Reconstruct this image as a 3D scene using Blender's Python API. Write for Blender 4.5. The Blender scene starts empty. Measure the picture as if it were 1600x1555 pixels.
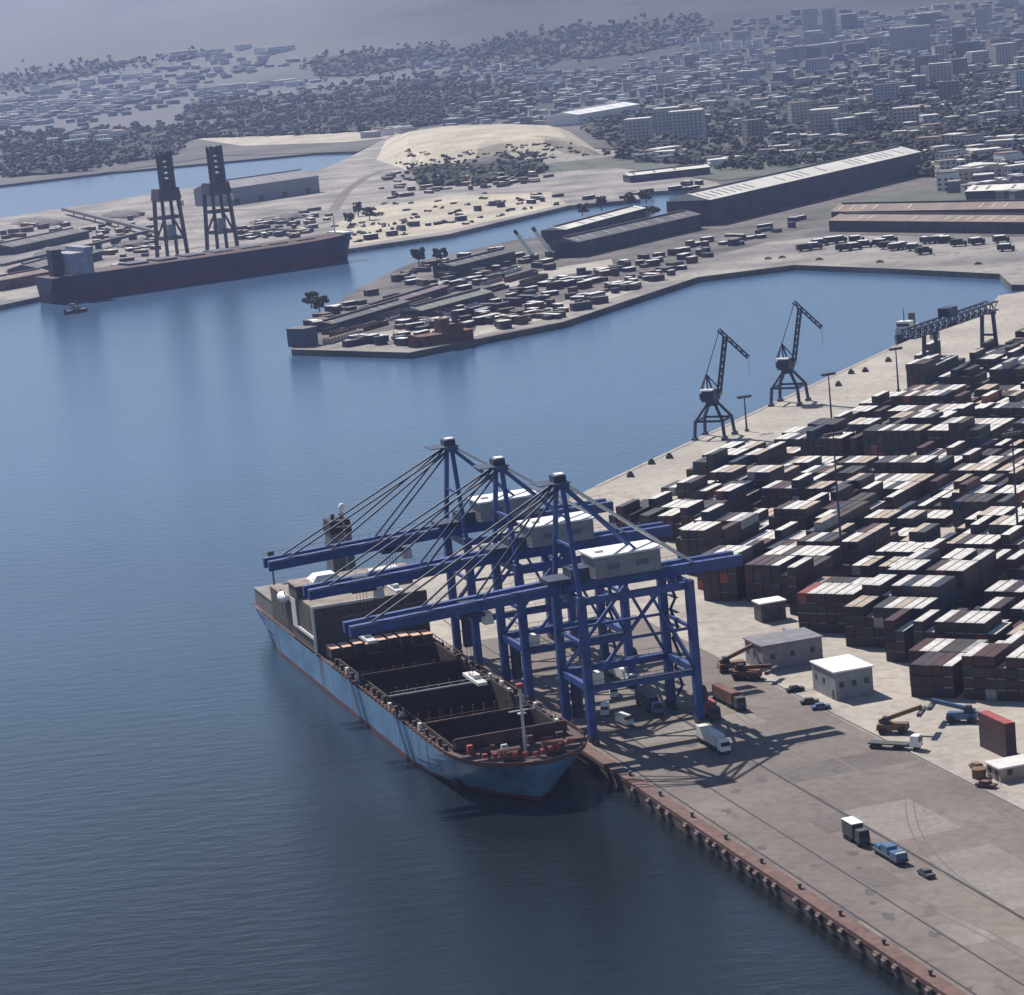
import bpy, math, random
from mathutils import Vector, Matrix
random.seed(7)
R = math.radians
S = bpy.context.scene
COL = S.collection

# ------------------------------------------------------------------ camera frame (calibrated from the quay lines)
F, CX, CY, H = 4400.0, 800.0, 777.5, 174.0
PITCH, ROLL = R(10.29), R(-5.329)
AQ, AL = R(-17.393), R(29.69)           # azimuth of the main quay and of the container rows
fw = Vector((0, math.cos(PITCH), -math.sin(PITCH))); rt0 = Vector((1, 0, 0)); up0 = Vector((0, math.sin(PITCH), math.cos(PITCH)))
rt = math.cos(ROLL)*rt0 + math.sin(ROLL)*up0
up = -math.sin(ROLL)*rt0 + math.cos(ROLL)*up0
def ray(px, py): return rt*((px-CX)/F) - up*((py-CY)/F) + fw
def G(px, py, z=3.0):
    d = ray(px, py); t = (z-H)/d.z
    return Vector((d.x*t, d.y*t, z))
def proj(p):
    v = Vector(p) - Vector((0, 0, H))
    c = v.dot(fw)
    return CX + v.dot(rt)/c*F, CY - v.dot(up)/c*F
def az(a): return Vector((math.sin(a), math.cos(a), 0))
QD, PD, LD, WD = az(AQ), az(AQ+math.pi/2), az(AL), az(AL+math.pi/2)
O = G(985, 1222, 3); O.z = 0
def QP(q, p, z=3.0): v = O + QD*q + PD*p; v.z = z; return v
def LW(l, w, z=3.0): v = O + LD*l + WD*w; v.z = z; return v
def toLW(v): d = Vector((v.x-O.x, v.y-O.y, 0)); return d.dot(LD), d.dot(WD)

# ------------------------------------------------------------------ materials
MATS = {}
def mat(name, col, rough=0.7, var=0.25, scale=0.4, metal=0.0, col2=None, bump=0.0, bscale=3.0, detail=5, spec=0.4):
    if name in MATS: return MATS[name]
    m = bpy.data.materials.new(name); m.use_nodes = True
    nt = m.node_tree; N = nt.nodes; Lk = nt.links
    b = N['Principled BSDF']
    b.inputs['Roughness'].default_value = rough; b.inputs['Metallic'].default_value = metal
    b.inputs['Specular IOR Level'].default_value = spec
    tc = N.new('ShaderNodeTexCoord')
    nz = N.new('ShaderNodeTexNoise'); nz.inputs['Scale'].default_value = scale; nz.inputs['Detail'].default_value = detail
    nz.inputs['Roughness'].default_value = 0.65
    Lk.new(tc.outputs['Object'], nz.inputs['Vector'])
    rp = N.new('ShaderNodeValToRGB')
    c2 = col2 or tuple(min(1, c*(1+var)) for c in col)
    c1 = tuple(c*(1-var) for c in col)
    rp.color_ramp.elements[0].position = 0.32; rp.color_ramp.elements[0].color = (*c1, 1)
    rp.color_ramp.elements[1].position = 0.68; rp.color_ramp.elements[1].color = (*c2, 1)
    Lk.new(nz.outputs['Fac'], rp.inputs['Fac']); Lk.new(rp.outputs['Color'], b.inputs['Base Color'])
    if bump:
        n2 = N.new('ShaderNodeTexNoise'); n2.inputs['Scale'].default_value = bscale; n2.inputs['Detail'].default_value = 4
        Lk.new(tc.outputs['Object'], n2.inputs['Vector'])
        bp = N.new('ShaderNodeBump'); bp.inputs['Strength'].default_value = bump; bp.inputs['Distance'].default_value = 0.3
        Lk.new(n2.outputs['Fac'], bp.inputs['Height']); Lk.new(bp.outputs['Normal'], b.inputs['Normal'])
    MATS[name] = m
    return m
def stained(name, c1, c2, c3, scale=0.02):
    """concrete apron: broad tonal patches, fine grain and darker stains"""
    m = bpy.data.materials.new(name); m.use_nodes = True
    nt = m.node_tree; N = nt.nodes; Lk = nt.links; b = N['Principled BSDF']; b.inputs['Roughness'].default_value = 0.85
    b.inputs['Specular IOR Level'].default_value = 0.2
    g = N.new('ShaderNodeNewGeometry')
    def noise(s, d=6, dist=0.0):
        n = N.new('ShaderNodeTexNoise'); n.inputs['Scale'].default_value = s; n.inputs['Detail'].default_value = d
        n.inputs['Distortion'].default_value = dist
        Lk.new(g.outputs['Position'], n.inputs['Vector']); return n
    n1, n2, n3 = noise(scale), noise(scale*14, 8), noise(scale*4, 5, 1.5)
    r1 = N.new('ShaderNodeValToRGB'); r1.color_ramp.elements[0].position = .35; r1.color_ramp.elements[1].position = .65
    r1.color_ramp.elements[0].color = (*c1, 1); r1.color_ramp.elements[1].color = (*c2, 1)
    Lk.new(n1.outputs['Fac'], r1.inputs['Fac'])
    mx = N.new('ShaderNodeMix'); mx.data_type = 'RGBA'; mx.blend_type = 'MIX'
    r3 = N.new('ShaderNodeValToRGB'); r3.color_ramp.elements[0].position = .55; r3.color_ramp.elements[1].position = .75
    r3.color_ramp.elements[0].color = (0, 0, 0, 1); r3.color_ramp.elements[1].color = (.75, .75, .75, 1)
    Lk.new(n3.outputs['Fac'], r3.inputs['Fac']); Lk.new(r3.outputs['Color'], mx.inputs['Factor'])
    Lk.new(r1.outputs['Color'], mx.inputs['A']); mx.inputs['B'].default_value = (*c3, 1)
    m2 = N.new('ShaderNodeMix'); m2.data_type = 'RGBA'; m2.blend_type = 'MULTIPLY'; m2.inputs['Factor'].default_value = .6
    r2 = N.new('ShaderNodeValToRGB'); r2.color_ramp.elements[0].position = .25; r2.color_ramp.elements[0].color = (.55, .55, .55, 1)
    r2.color_ramp.elements[1].position = .7
    Lk.new(n2.outputs['Fac'], r2.inputs['Fac'])
    Lk.new(mx.outputs['Result'], m2.inputs['A']); Lk.new(r2.outputs['Color'], m2.inputs['B'])
    Lk.new(m2.outputs['Result'], b.inputs['Base Color'])
    return m
M_quay = stained('quay concrete', (.168, .143, .134), (.222, .19, .17), (.13, .107, .1), .03)
M_yard = stained('yard concrete', (.34, .31, .28), (.45, .41, .36), (.25, .215, .19), .03)
M_pier = stained('pier ground', (.17, .16, .16), (.36, .33, .30), (.10, .09, .095), .02)
M_dpier = stained('dark pier ground', (.075, .07, .07), (.19, .175, .165), (.042, .04, .042), .03)
M_sand = stained('sand', (.36, .32, .255), (.52, .465, .37), (.24, .20, .155), .02)
M_land = stained('far land', (.07, .072, .065), (.14, .13, .12), (.05, .052, .046), .006)
M_hill = stained('hill scrub', (.020, .026, .026), (.062, .062, .058), (.012, .016, .014), .0022)
M_rail = mat('rail steel', (.045, .04, .045), .5)
M_edge = mat('quay coping rust', (.13, .075, .065), .85, .35, .5)
M_wall = mat('quay wall', (.09, .07, .065), .9, .4, .3)
M_fend = mat('fender pink grey', (.13, .092, .086), .85, .5, .8)
M_blue = mat('crane blue', (.026, .066, .235), .5, .35, .25, detail=8)
M_dblue = mat('portal crane navy', (.02, .035, .08), .5, .25, .3)
M_white = mat('white paint', (.78, .78, .77), .5, .08, .4)
M_offw = mat('off white paint', (.62, .61, .59), .55, .12, .3)
M_grey = mat('grey paint', (.22, .23, .26), .6, .2, .3)
M_dgrey = mat('dark grey', (.06, .06, .07), .7, .3, .5)
M_black = mat('black rubber', (.02, .02, .022), .8, .2, 1)
M_glass = mat('dark glass', (.015, .02, .03), .3, .2, 1, spec=.4)
M_hull = mat('ship hull blue', (.10, .235, .42), .5, .3, .10, col2=(.15, .32, .52), detail=8)
def streaks(m, col, sc=(.35, .35, .03), lo=.52, hi=.70, amt=.75):
    nt = m.node_tree; N = nt.nodes; Lk = nt.links; b = N['Principled BSDF']; src = b.inputs['Base Color'].links[0].from_socket
    tc = N.new('ShaderNodeTexCoord'); mp = N.new('ShaderNodeMapping'); mp.inputs['Scale'].default_value = sc; Lk.new(tc.outputs['Object'], mp.inputs['Vector'])
    nz = N.new('ShaderNodeTexNoise'); nz.inputs['Scale'].default_value = 1; nz.inputs['Detail'].default_value = 6; Lk.new(mp.outputs['Vector'], nz.inputs['Vector'])
    mr = N.new('ShaderNodeMapRange'); mr.inputs['From Min'].default_value = lo; mr.inputs['From Max'].default_value = hi; mr.inputs['To Max'].default_value = amt; Lk.new(nz.outputs['Fac'], mr.inputs['Value'])
    mx = N.new('ShaderNodeMix'); mx.data_type = 'RGBA'; Lk.new(mr.outputs['Result'], mx.inputs['Factor']); Lk.new(src, mx.inputs['A']); mx.inputs['B'].default_value = (*col, 1)
    Lk.new(mx.outputs['Result'], b.inputs['Base Color'])
streaks(M_hull, (.10, .065, .06))
M_boot = mat('boot topping red', (.20, .045, .05), .6, .4, .15)
M_deck = mat('ship deck red brown', (.075, .04, .042), .8, .35, .25)
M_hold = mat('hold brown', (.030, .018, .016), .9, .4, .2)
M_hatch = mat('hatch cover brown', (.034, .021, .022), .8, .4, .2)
M_orange = mat('faded orange', (.52, .27, .19), .7, .3, .25)
M_house = mat('superstructure grey white', (.16, .145, .14), .6, .25, .2)
M_rust = mat('rust', (.13, .06, .045), .85, .45, .4)
M_red = mat('red paint', (.30, .05, .05), .6, .3, .4)
M_brown = mat('brown machine', (.16, .09, .05), .8, .4, .5)
M_vblue = mat('vehicle blue', (.06, .12, .22), .45, .2, .5)
M_navy = mat('bulk hull navy', (.022, .024, .055), .6, .35, .05)
M_shed = mat('shed wall', (.055, .055, .068), .8, .3, .1)
M_shedr = mat('shed roof grey', (.105, .105, .115), .75, .25, .08)
M_roofl = mat('light roof', (.62, .60, .55), .7, .15, .08)
M_roofb = mat('brown roof', (.20, .15, .13), .8, .25, .08)
M_pile = mat('stockpile', (.12, .11, .115), .95, .4, .15, bump=.5, bscale=.4)
M_tree = mat('foliage', (.032, .040, .030), .9, .45, .035, col2=(.065, .070, .048), detail=8)
M_trunk = mat('bark', (.06, .045, .035), .9)
CITY = [mat('city cream', (.55, .52, .47), .8, .12, .05), mat('city white', (.68, .67, .66), .8, .1, .05), mat('city grey', (.36, .36, .38), .8, .12, .05), mat('city buff', (.42, .37, .33), .8, .15, .05)]
M_slate = mat('city slate', (.17, .17, .19), .8, .2, .05); M_dun = mat('city dun', (.25, .22, .20), .8, .2, .05)
CNAMES = ['rust brown', 'dark red', 'navy blue', 'slate grey', 'maroon', 'dark green', 'pale grey', 'faded red']
CCOL = [(.050, .033, .030), (.062, .022, .026), (.020, .028, .055), (.042, .044, .050), (.044, .025, .034), (.022, .034, .033), (.30, .30, .30), (.26, .065, .05)]
MC = [mat('container '+n, c, .6, .3, .35) for n, c in zip(CNAMES, CCOL)]
M_pale = mat('sunlit container roof', (.58, .56, .53), .65, .25, .5)  # tops lighter than the sides, sunlight put into the colour
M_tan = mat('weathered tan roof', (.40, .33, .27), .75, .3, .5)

# ------------------------------------------------------------------ mesh helpers
class MB:
    def __init__(s): s.v = []; s.f = []
    def add(s, vs, fs):
        n = len(s.v); s.v += [tuple(v) for v in vs]; s.f += [tuple(i+n for i in f) for f in fs]
    def box(s, x0, x1, y0, y1, z0, z1, tx=0, ty=0):
        """tx, ty: inset of the top"""
        s.add([(x0,y0,z0),(x1,y0,z0),(x1,y1,z0),(x0,y1,z0),(x0+tx,y0+ty,z1),(x1-tx,y0+ty,z1),(x1-tx,y1-ty,z1),(x0+tx,y1-ty,z1)],
              [(3,2,1,0),(4,5,6,7),(0,1,5,4),(1,2,6,5),(2,3,7,6),(3,0,4,7)]); return s
    def bar(s, p, q, w, h=None):
        p, q = Vector(p), Vector(q); h = h or w
        d = (q-p)
        if d.length < 1e-6: return s
        d.normalize()
        a = d.cross(Vector((0,0,1)))
        a = Vector((1,0,0)) if a.length < 1e-3 else a.normalized()
        b = a.cross(d).normalized()
        vs = []
        for c in (p, q):
            for i, j in ((-1,-1),(1,-1),(1,1),(-1,1)): vs.append(c + a*i*w/2 + b*j*h/2)
        s.add(vs, [(3,2,1,0),(4,5,6,7),(0,1,5,4),(1,2,6,5),(2,3,7,6),(3,0,4,7)]); return s
    def cyl(s, p, q, r, r2=None, n=10):
        p, q = Vector(p), Vector(q); r2 = r if r2 is None else r2
        d = (q-p).normalized(); a = d.cross(Vector((0,0,1)))
        a = Vector((1,0,0)) if a.length < 1e-3 else a.normalized()
        b = a.cross(d)
        vs = []
        for c, rr in ((p, r), (q, r2)):
            for i in range(n):
                t = 2*math.pi*i/n; vs.append(c + a*math.cos(t)*rr + b*math.sin(t)*rr)
        s.add(vs, [tuple(range(n-1,-1,-1)), tuple(range(n, 2*n))] + [(i, (i+1)%n, n+(i+1)%n, n+i) for i in range(n)]); return s
    def prism(s, pts, z0, z1):
        n = len(pts)
        ar = sum(pts[i][0]*pts[(i+1)%n][1]-pts[(i+1)%n][0]*pts[i][1] for i in range(n))
        if ar < 0: pts = pts[::-1]
        s.add([(p[0],p[1],z0) for p in pts]+[(p[0],p[1],z1) for p in pts],
              [tuple(range(n-1,-1,-1)), tuple(range(n,2*n))]+[(i,(i+1)%n,n+(i+1)%n,n+i) for i in range(n)]); return s
    def blob(s, c, rx, ry, rz, n=8, m=5, jit=.15):
        vs = [(c[0], c[1], c[2]-rz)]
        for i in range(1, m):
            ph = -math.pi/2 + math.pi*i/m
            for j in range(n):
                t = 2*math.pi*(j+.5*(i%2))/n; k = 1+random.uniform(-jit, jit)
                vs.append((c[0]+rx*math.cos(ph)*math.cos(t)*k, c[1]+ry*math.cos(ph)*math.sin(t)*k, c[2]+rz*math.sin(ph)*k))
        vs.append((c[0], c[1], c[2]+rz)); T = len(vs)-1
        fs = [(0, 1+(j+1)%n, 1+j) for j in range(n)]
        for i in range(m-2):
            for j in range(n):
                a = 1+i*n+j; b = 1+i*n+(j+1)%n; fs.append((a, b, b+n, a+n))
        fs += [(T, T-n+j, T-n+(j+1)%n) for j in range(n)]
        s.add(vs, fs); return s
    def truss(s, a, b, w, h, t, n):
        """box truss girder from a to b"""
        a, b = Vector(a), Vector(b); d = (b-a).normalized(); sd = d.cross(Vector((0,0,1))).normalized(); u = sd.cross(d)
        c = [sd*i*w/2+u*j*h/2 for i, j in ((-1,-1),(1,-1),(1,1),(-1,1))]
        for o in c: s.bar(a+o, b+o, t)
        for k in range(n):
            p, q = a+(b-a)*(k/n), a+(b-a)*((k+1)/n)
            for i in range(4):
                s.bar(p+c[i], q+c[(i+1)%4], t*.6); s.bar(p+c[i], p+c[(i+1)%4], t*.6)
        return s
    def mesh(s, name):
        me = bpy.data.meshes.new(name); me.from_pydata(s.v, [], s.f); me.update(); return me
    def build(s, name, m, parent=None, loc=(0,0,0), rz=0, smooth=False):
        me = s.mesh(name); me.materials.append(m)
        if smooth:
            for p in me.polygons: p.use_smooth = True
        o = bpy.data.objects.new(name, me); COL.objects.link(o)
        o.location = loc; o.rotation_euler[2] = rz
        if parent: o.parent = parent
        return o
def tag(o, label=None, cat=None, group=None, kind=None):
    if label: o['label'] = label
    if cat: o['category'] = cat
    if group: o['group'] = group
    if kind: o['kind'] = kind
    return o
def empty(name, loc, rz, label, cat, group=None):
    o = bpy.data.objects.new(name, None); COL.objects.link(o); o.location = loc; o.rotation_euler[2] = rz; o.empty_display_size = 1
    return tag(o, label, cat, group)
def copy_tree(o, parent=None):
    c = o.copy(); COL.objects.link(c)
    if parent: c.parent = parent
    for ch in list(o.children): copy_tree(ch, c)
    return c
ONES = 'zeroth first second third fourth fifth sixth seventh eighth ninth tenth eleventh twelfth thirteenth fourteenth fifteenth sixteenth seventeenth eighteenth nineteenth'.split()
TENS = {2:'twenty',3:'thirty',4:'forty',5:'fifty',6:'sixty',7:'seventy',8:'eighty',9:'ninety'}
TENTH = {2:'twentieth',3:'thirtieth',4:'fortieth',5:'fiftieth',6:'sixtieth',7:'seventieth',8:'eightieth',9:'ninetieth'}
def ordw(n):
    if n < 20: return ONES[n]
    return TENTH[n//10] if n % 10 == 0 else TENS[n//10]+'-'+ONES[n%10]
def inpoly(x, y, P):
    r = False; n = len(P)
    for i in range(n):
        (x1,y1),(x2,y2) = P[i],P[(i+1)%n]
        if (y1>y) != (y2>y) and x < (x2-x1)*(y-y1)/(y2-y1)+x1: r = not r
    return r
def sample(P):
    xs = [p[0] for p in P]; ys = [p[1] for p in P]
    while True:
        x, y = random.uniform(min(xs), max(xs)), random.uniform(min(ys), max(ys))
        if inpoly(x, y, P): return x, y

# ------------------------------------------------------------------ terrain and setting
HILLS = [(700, 7600, 1100, 1000, 150), (-200, 11500, 3300, 1700, 335), (1900, 6600, 600, 700, 120), (2600, 9000, 1500, 1500, 330), (-900, 7200, 700, 600, 45), (-3000, 9000, 1500, 1500, 150)]
def terr(x, y):
    z = 2.0
    for cx, cy, sx, sy, h in HILLS: z += h*math.exp(-((x-cx)/sx)**2/2-((y-cy)/sy)**2/2)
    if y > 4000:
        k = min(1, (y-4000)/4000)
        z += k*(9*(math.sin(x*.006)*math.cos(y*.0045)+math.sin(x*.0023+y*.0031))+14*(1-abs(math.sin(x*.0041+math.sin(y*.0012)*1.7)))*max(0, z-10)/110)
    return z
def GT(px, py):
    d = ray(px, py); n = math.hypot(d.x, d.y); t = 1200/n
    while t*n < 16000:
        p = d*t
        if p.z+H < terr(p.x, p.y): return Vector((p.x, p.y, terr(p.x, p.y)))
        t += (8 if t*n < 5000 else 25)/n
    return None

# water: a huge sheet
def water_mat():
    m = bpy.data.materials.new('harbour water'); m.use_nodes = True
    nt = m.node_tree; N = nt.nodes; Lk = nt.links; b = N['Principled BSDF']
    g = N.new('ShaderNodeNewGeometry')
    n1 = N.new('ShaderNodeTexNoise'); n1.inputs['Scale'].default_value = .005; n1.inputs['Detail'].default_value = 3
    Lk.new(g.outputs['Position'], n1.inputs['Vector'])
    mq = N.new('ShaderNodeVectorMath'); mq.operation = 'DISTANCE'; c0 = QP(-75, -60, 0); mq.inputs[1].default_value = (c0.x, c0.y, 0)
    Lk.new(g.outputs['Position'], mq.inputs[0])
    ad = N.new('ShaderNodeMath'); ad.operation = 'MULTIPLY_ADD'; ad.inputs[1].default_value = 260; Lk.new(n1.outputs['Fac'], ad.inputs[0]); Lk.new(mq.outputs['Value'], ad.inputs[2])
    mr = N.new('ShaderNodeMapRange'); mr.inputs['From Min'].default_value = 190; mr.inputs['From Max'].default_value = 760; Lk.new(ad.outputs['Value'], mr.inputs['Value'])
    r = N.new('ShaderNodeValToRGB'); r.color_ramp.elements[0].color = (.006, .009, .010, 1); r.color_ramp.elements[1].color = (.050, .104, .195, 1)  # murkier by the quay; bluer far out in place of reflected sky
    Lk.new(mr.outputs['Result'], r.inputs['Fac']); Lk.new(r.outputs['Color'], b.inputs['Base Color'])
    b.inputs['Roughness'].default_value = .16; b.inputs['IOR'].default_value = 1.33
    mp = N.new('ShaderNodeMapping'); mp.inputs['Scale'].default_value = (.35, .9, 1); mp.inputs['Rotation'].default_value = (0, 0, R(-12))
    Lk.new(g.outputs['Position'], mp.inputs['Vector'])
    n2 = N.new('ShaderNodeTexNoise'); n2.inputs['Scale'].default_value = .32; n2.inputs['Detail'].default_value = 6; n2.inputs['Roughness'].default_value = .6
    Lk.new(mp.outputs['Vector'], n2.inputs['Vector'])
    bp = N.new('ShaderNodeBump'); bp.inputs['Strength'].default_value = .55; bp.inputs['Distance'].default_value = .5
    Lk.new(n2.outputs['Fac'], bp.inputs['Height']); Lk.new(bp.outputs['Normal'], b.inputs['Normal'])
    return m
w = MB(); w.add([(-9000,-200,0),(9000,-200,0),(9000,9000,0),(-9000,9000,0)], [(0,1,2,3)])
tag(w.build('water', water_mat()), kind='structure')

def land(name, pts, m, z0=-3, z1=3.0):
    return tag(MB().prism([(p[0], p[1]) for p in pts], z0, z1).build(name, m), kind='structure')
def px(*pp, z=3.0): return [G(x, y, z) for x, y in pp]
# main terminal: quay edge runs along Q, the second quay along L
quay2 = G(930, 760); quay2b = G(1400, 540); corner = QP(224, .0)
land('container_yard', [QP(-260, 0), corner, quay2, quay2b, G(1548, 476), G(1560, 462), G(1700, 440), QP(300, 520), QP(-260, 420)], M_yard)
q = MB(); q.prism([QP(-255, 2.6), QP(150, 2.6), QP(150, 58), QP(-255, 59)], 3.0, 3.004)
tag(q.build('quay_apron', M_quay), kind='structure')
q = MB(); q.prism([QP(-258, -.35), QP(223, -.35), QP(223, 2.6), QP(-258, 2.6)], 2.2, 3.22)
tag(q.build('quay_coping', M_edge), kind='structure')
q = MB(); q.prism([QP(-258, -.25), QP(223, -.25), QP(223, .2), QP(-258, .2)], -3, 2.19)
tag(q.build('quay_wall', M_wall), kind='structure')
for p_, wd in ((3.9, .55), (12.6, .42), (28.3, .75)):
    q = MB(); q.prism([QP(-255, p_-wd/2), QP(180, p_-wd/2), QP(180, p_+wd/2), QP(-255, p_+wd/2)], 3.004, 3.012)
    q.prism([QP(-255, p_-.06), QP(180, p_-.06), QP(180, p_+.06), QP(-255, p_+.06)], 3.012, 3.09)
    tag(q.build('crane_rail_track', M_rail), kind='structure')
q = MB()
for a in range(-250, 150, 12): q.prism([QP(a, 2.8), QP(a+.12, 2.8), QP(a+.12, 58), QP(a, 58)], 3.004, 3.008)
q.prism([QP(-255, 44), QP(100, 44), QP(100, 44.12), QP(-255, 44.12)], 3.004, 3.0075)
q.prism([QP(-255, 20), QP(100, 20), QP(100, 20.1), QP(-255, 20.1)], 3.004, 3.0075)
tag(q.build('apron_joints', mat('joint', (.17, .15, .145), .9)), kind='structure')
q = MB(); q.prism([QP(-255, 58.6), QP(60, 58.6), QP(60, 59.2), QP(-255, 59.2)], 3.004, 3.01)
tag(q.build('drain_channel', M_dgrey), kind='structure')
rq = random.Random(5); mp1 = stained('patched concrete', (.22, .20, .185), (.28, .25, .225), (.19, .17, .15), .06); mp2 = stained('older slab', (.13, .112, .108), (.165, .143, .135), (.10, .085, .08), .06)
q1, q2 = MB(), MB()
seen = set()
for k in range(34):
    a0 = -250+12*rq.randrange(0, 33); p0 = rq.choice([2.8, 13.2, 20.2, 29, 44.2])
    if (a0, p0) in seen: continue
    seen.add((a0, p0)); wd = {2.8: .9, 13.2: 6.6, 20.2: 7.4, 29: 14.6, 44.2: 13.6}[p0]
    (q1 if rq.random() < .55 else q2).prism([QP(a0+.15, p0), QP(a0+11.95, p0), QP(a0+11.95, p0+wd), QP(a0+.15, p0+wd)], 3.0045, 3.0062+.0004*(k % 3))
tag(q1.build('concrete_patch', mp1), kind='structure'); tag(q2.build('concrete_patch', mp2), kind='structure')
q = MB()
for k in range(24):
    c_ = QP(rq.uniform(-170, 30), rq.choice([rq.uniform(4, 56), rq.uniform(3, 12)])); rr_ = rq.uniform(.3, 1.5)
    q.prism([(c_.x+math.cos(t_*.63)*rr_*rq.uniform(.5, 1.3), c_.y+math.sin(t_*.63)*rr_*rq.uniform(.8, 2.2)) for t_ in range(10)], 3.008, 3.0092+.0002*(k % 5))
tag(q.build('oil_stains', mat('oil stain', (.07, .06, .06), .6, .3, 1)), kind='structure')
q = MB()
for k in range(9):
    a0, p0, cv = rq.uniform(-160, 0), rq.uniform(14, 54), rq.uniform(-.006, .006); ln = rq.uniform(25, 70)
    for off in (0, 1.9):
        P_ = [QP(a0+ln*i/14, p0+off+cv*(ln*i/14)**2) for i in range(15)]
        for i in range(14):
            d_ = PD*.16; q.add([P_[i]-d_, P_[i]+d_, P_[i+1]+d_, P_[i+1]-d_], [(0, 1, 2, 3)])
for i, v in enumerate(q.v): q.v[i] = (v[0], v[1], 3.0102+.0003*((i//112) % 9))
tag(q.build('tyre_marks', mat('tyre mark', (.12, .105, .10), .8, .2, .4)), kind='structure')
# second quay's coping
d2 = (quay2b-quay2).normalized(); n2 = Vector((d2.y, -d2.x, 0))
q = MB(); e0 = corner+d2*4; e1 = quay2b+d2*160
tag(q.prism([quay2-n2*.3, quay2b-n2*.3, quay2b+n2*1.6, quay2+n2*1.6], 2.2, 3.15).build('quay_coping', mat('coping grey', (.3, .28, .26), .9)), kind='structure')

# north side: basin quay, central pier, left pier (points read on the ground plane)
land('pier_ground', px((455,546),(640,551),(880,503),(1090,433),(1240,414),(1400,420),(1562,428),(1580,445),(1720,445),(1720,250),(1460,232),(1140,298),(1095,324),(1040,341),(960,353),(885,364),(800,376),(640,412),(560,450),(492,497),(458,515)), M_dpier)
land('basin_quay', px((800,516),(880,503),(1090,433),(1240,414),(1400,420),(1562,428),(1580,445),(1720,445),(1720,372),(1300,368),(1200,378),(1100,405),(1000,440),(900,478),(830,492)), M_pier, 3.0, 3.008)
for hp in ([(515,538),(640,531),(690,513),(690,503),(600,518),(530,529)], [(740,526),(870,494),(1000,452),(990,442),(860,476),(745,508)], [(760,457),(870,432),(960,417),(955,405),(860,420),(770,445)]):
    land('pale_hardstanding', px(*hp), M_yard, 3.0, 3.013)
land('pier_apron', px((455,546),(640,551),(800,516),(800,506),(640,538),(500,538)), M_pier, 3.0, 3.008)
land('bulk_terminal_ground', px((-60,490),(70,462),(300,436),(530,391),(700,366),(890,321),(1000,311),(994,301),(1130,292),(1120,285),(1000,262),(960,235),(700,215),(610,212),(545,246),(500,266),(330,288),(120,322),(-60,350)), M_pier)
def track(pts, wd, z):
    P_ = [Vector(p) for p in pts]; t = MB()
    for i, p in enumerate(P_):
        d = (P_[min(i+1, len(P_)-1)]-P_[max(i-1, 0)]).normalized(); n_ = Vector((d.y, -d.x, 0))*wd/2
        t.v += [(p.x-n_.x, p.y-n_.y, z), (p.x+n_.x, p.y+n_.y, z)]
    t.f = [(2*i, 2*i+1, 2*i+3, 2*i+2) for i in range(len(P_)-1)]
    tag(t.build('dirt_road', mat('dirt road', (.13, .115, .10), .95, .3, .05)), kind='structure')
track(px((520,330),(540,300),(570,278),(600,266),(660,258),(700,268)), 9, 3.02)
track(px((0,440),(120,412),(240,398),(380,376),(520,345)), 10, 3.02)
track(px((10,380),(140,350),(260,335),(360,328),(520,330)), 7, 3.025)
track(px((480,520),(640,470),(860,412),(1100,358),(1440,285)), 8, 3.02)
land('sand_quay', px((533,386),(700,361),(885,318),(860,300),(700,306),(590,322),(520,352)), M_sand, 3.0, 3.006)
land('shore_flat', px((-60,296),(150,271),(350,243),(560,236),(610,212),(960,232),(1110,300),(1460,228),(1720,250),(1720,150),(-60,190)), M_land, -2, 2.6)
land('sand_spit', px((300,216),(460,206),(600,205),(640,212),(540,222),(380,228)), M_sand, 2.6, 2.9)
land('grass_bank', px((830,272),(960,262),(1130,282),(1300,262),(1462,234),(1700,252),(1700,238),(1440,226),(1100,240),(950,246),(850,256)), mat('bank grass', (.075, .085, .065), .9, .3, .03), 3.0, 3.03)
land('grass_bank', px((1250,330),(1450,292),(1700,300),(1700,345),(1290,345)), mat('bank grass', (.075, .085, .065)), 3.0, 3.02)
# terrain sheet from behind the shore to the horizon
t = MB(); NX, NY = 120, 110; y0 = 3300
for j in range(NY+1):
    y = y0 + (15500-y0)*(j/NY)**1.5
    for i in range(NX+1):
        x = (-1+2*i/NX)*(1400+y*.35)
        t.v.append((x, y, terr(x, y)+(random.uniform(-1, 1)*min(1, (y-y0)/9000)*5)))
for j in range(NY):
    for i in range(NX):
        a = j*(NX+1)+i; t.f.append((a, a+1, a+NX+2, a+NX+1))
nt_ = M_hill.node_tree; b_ = nt_.nodes['Principled BSDF']; old = b_.inputs['Base Color'].links[0].from_socket
g_ = nt_.nodes.new('ShaderNodeNewGeometry'); sx_ = nt_.nodes.new('ShaderNodeSeparateXYZ'); nt_.links.new(g_.outputs['Position'], sx_.inputs[0])
n_ = nt_.nodes.new('ShaderNodeTexNoise'); n_.inputs['Scale'].default_value = .0016; n_.inputs['Detail'].default_value = 6; nt_.links.new(g_.outputs['Position'], n_.inputs['Vector'])
a_ = nt_.nodes.new('ShaderNodeMath'); a_.operation = 'MULTIPLY_ADD'; a_.inputs[1].default_value = 1500; nt_.links.new(n_.outputs['Fac'], a_.inputs[0]); nt_.links.new(sx_.outputs['X'], a_.inputs[2])
m_ = nt_.nodes.new('ShaderNodeMapRange'); m_.inputs['From Min'].default_value = 350; m_.inputs['From Max'].default_value = 950; nt_.links.new(a_.outputs['Value'], m_.inputs['Value'])
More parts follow.
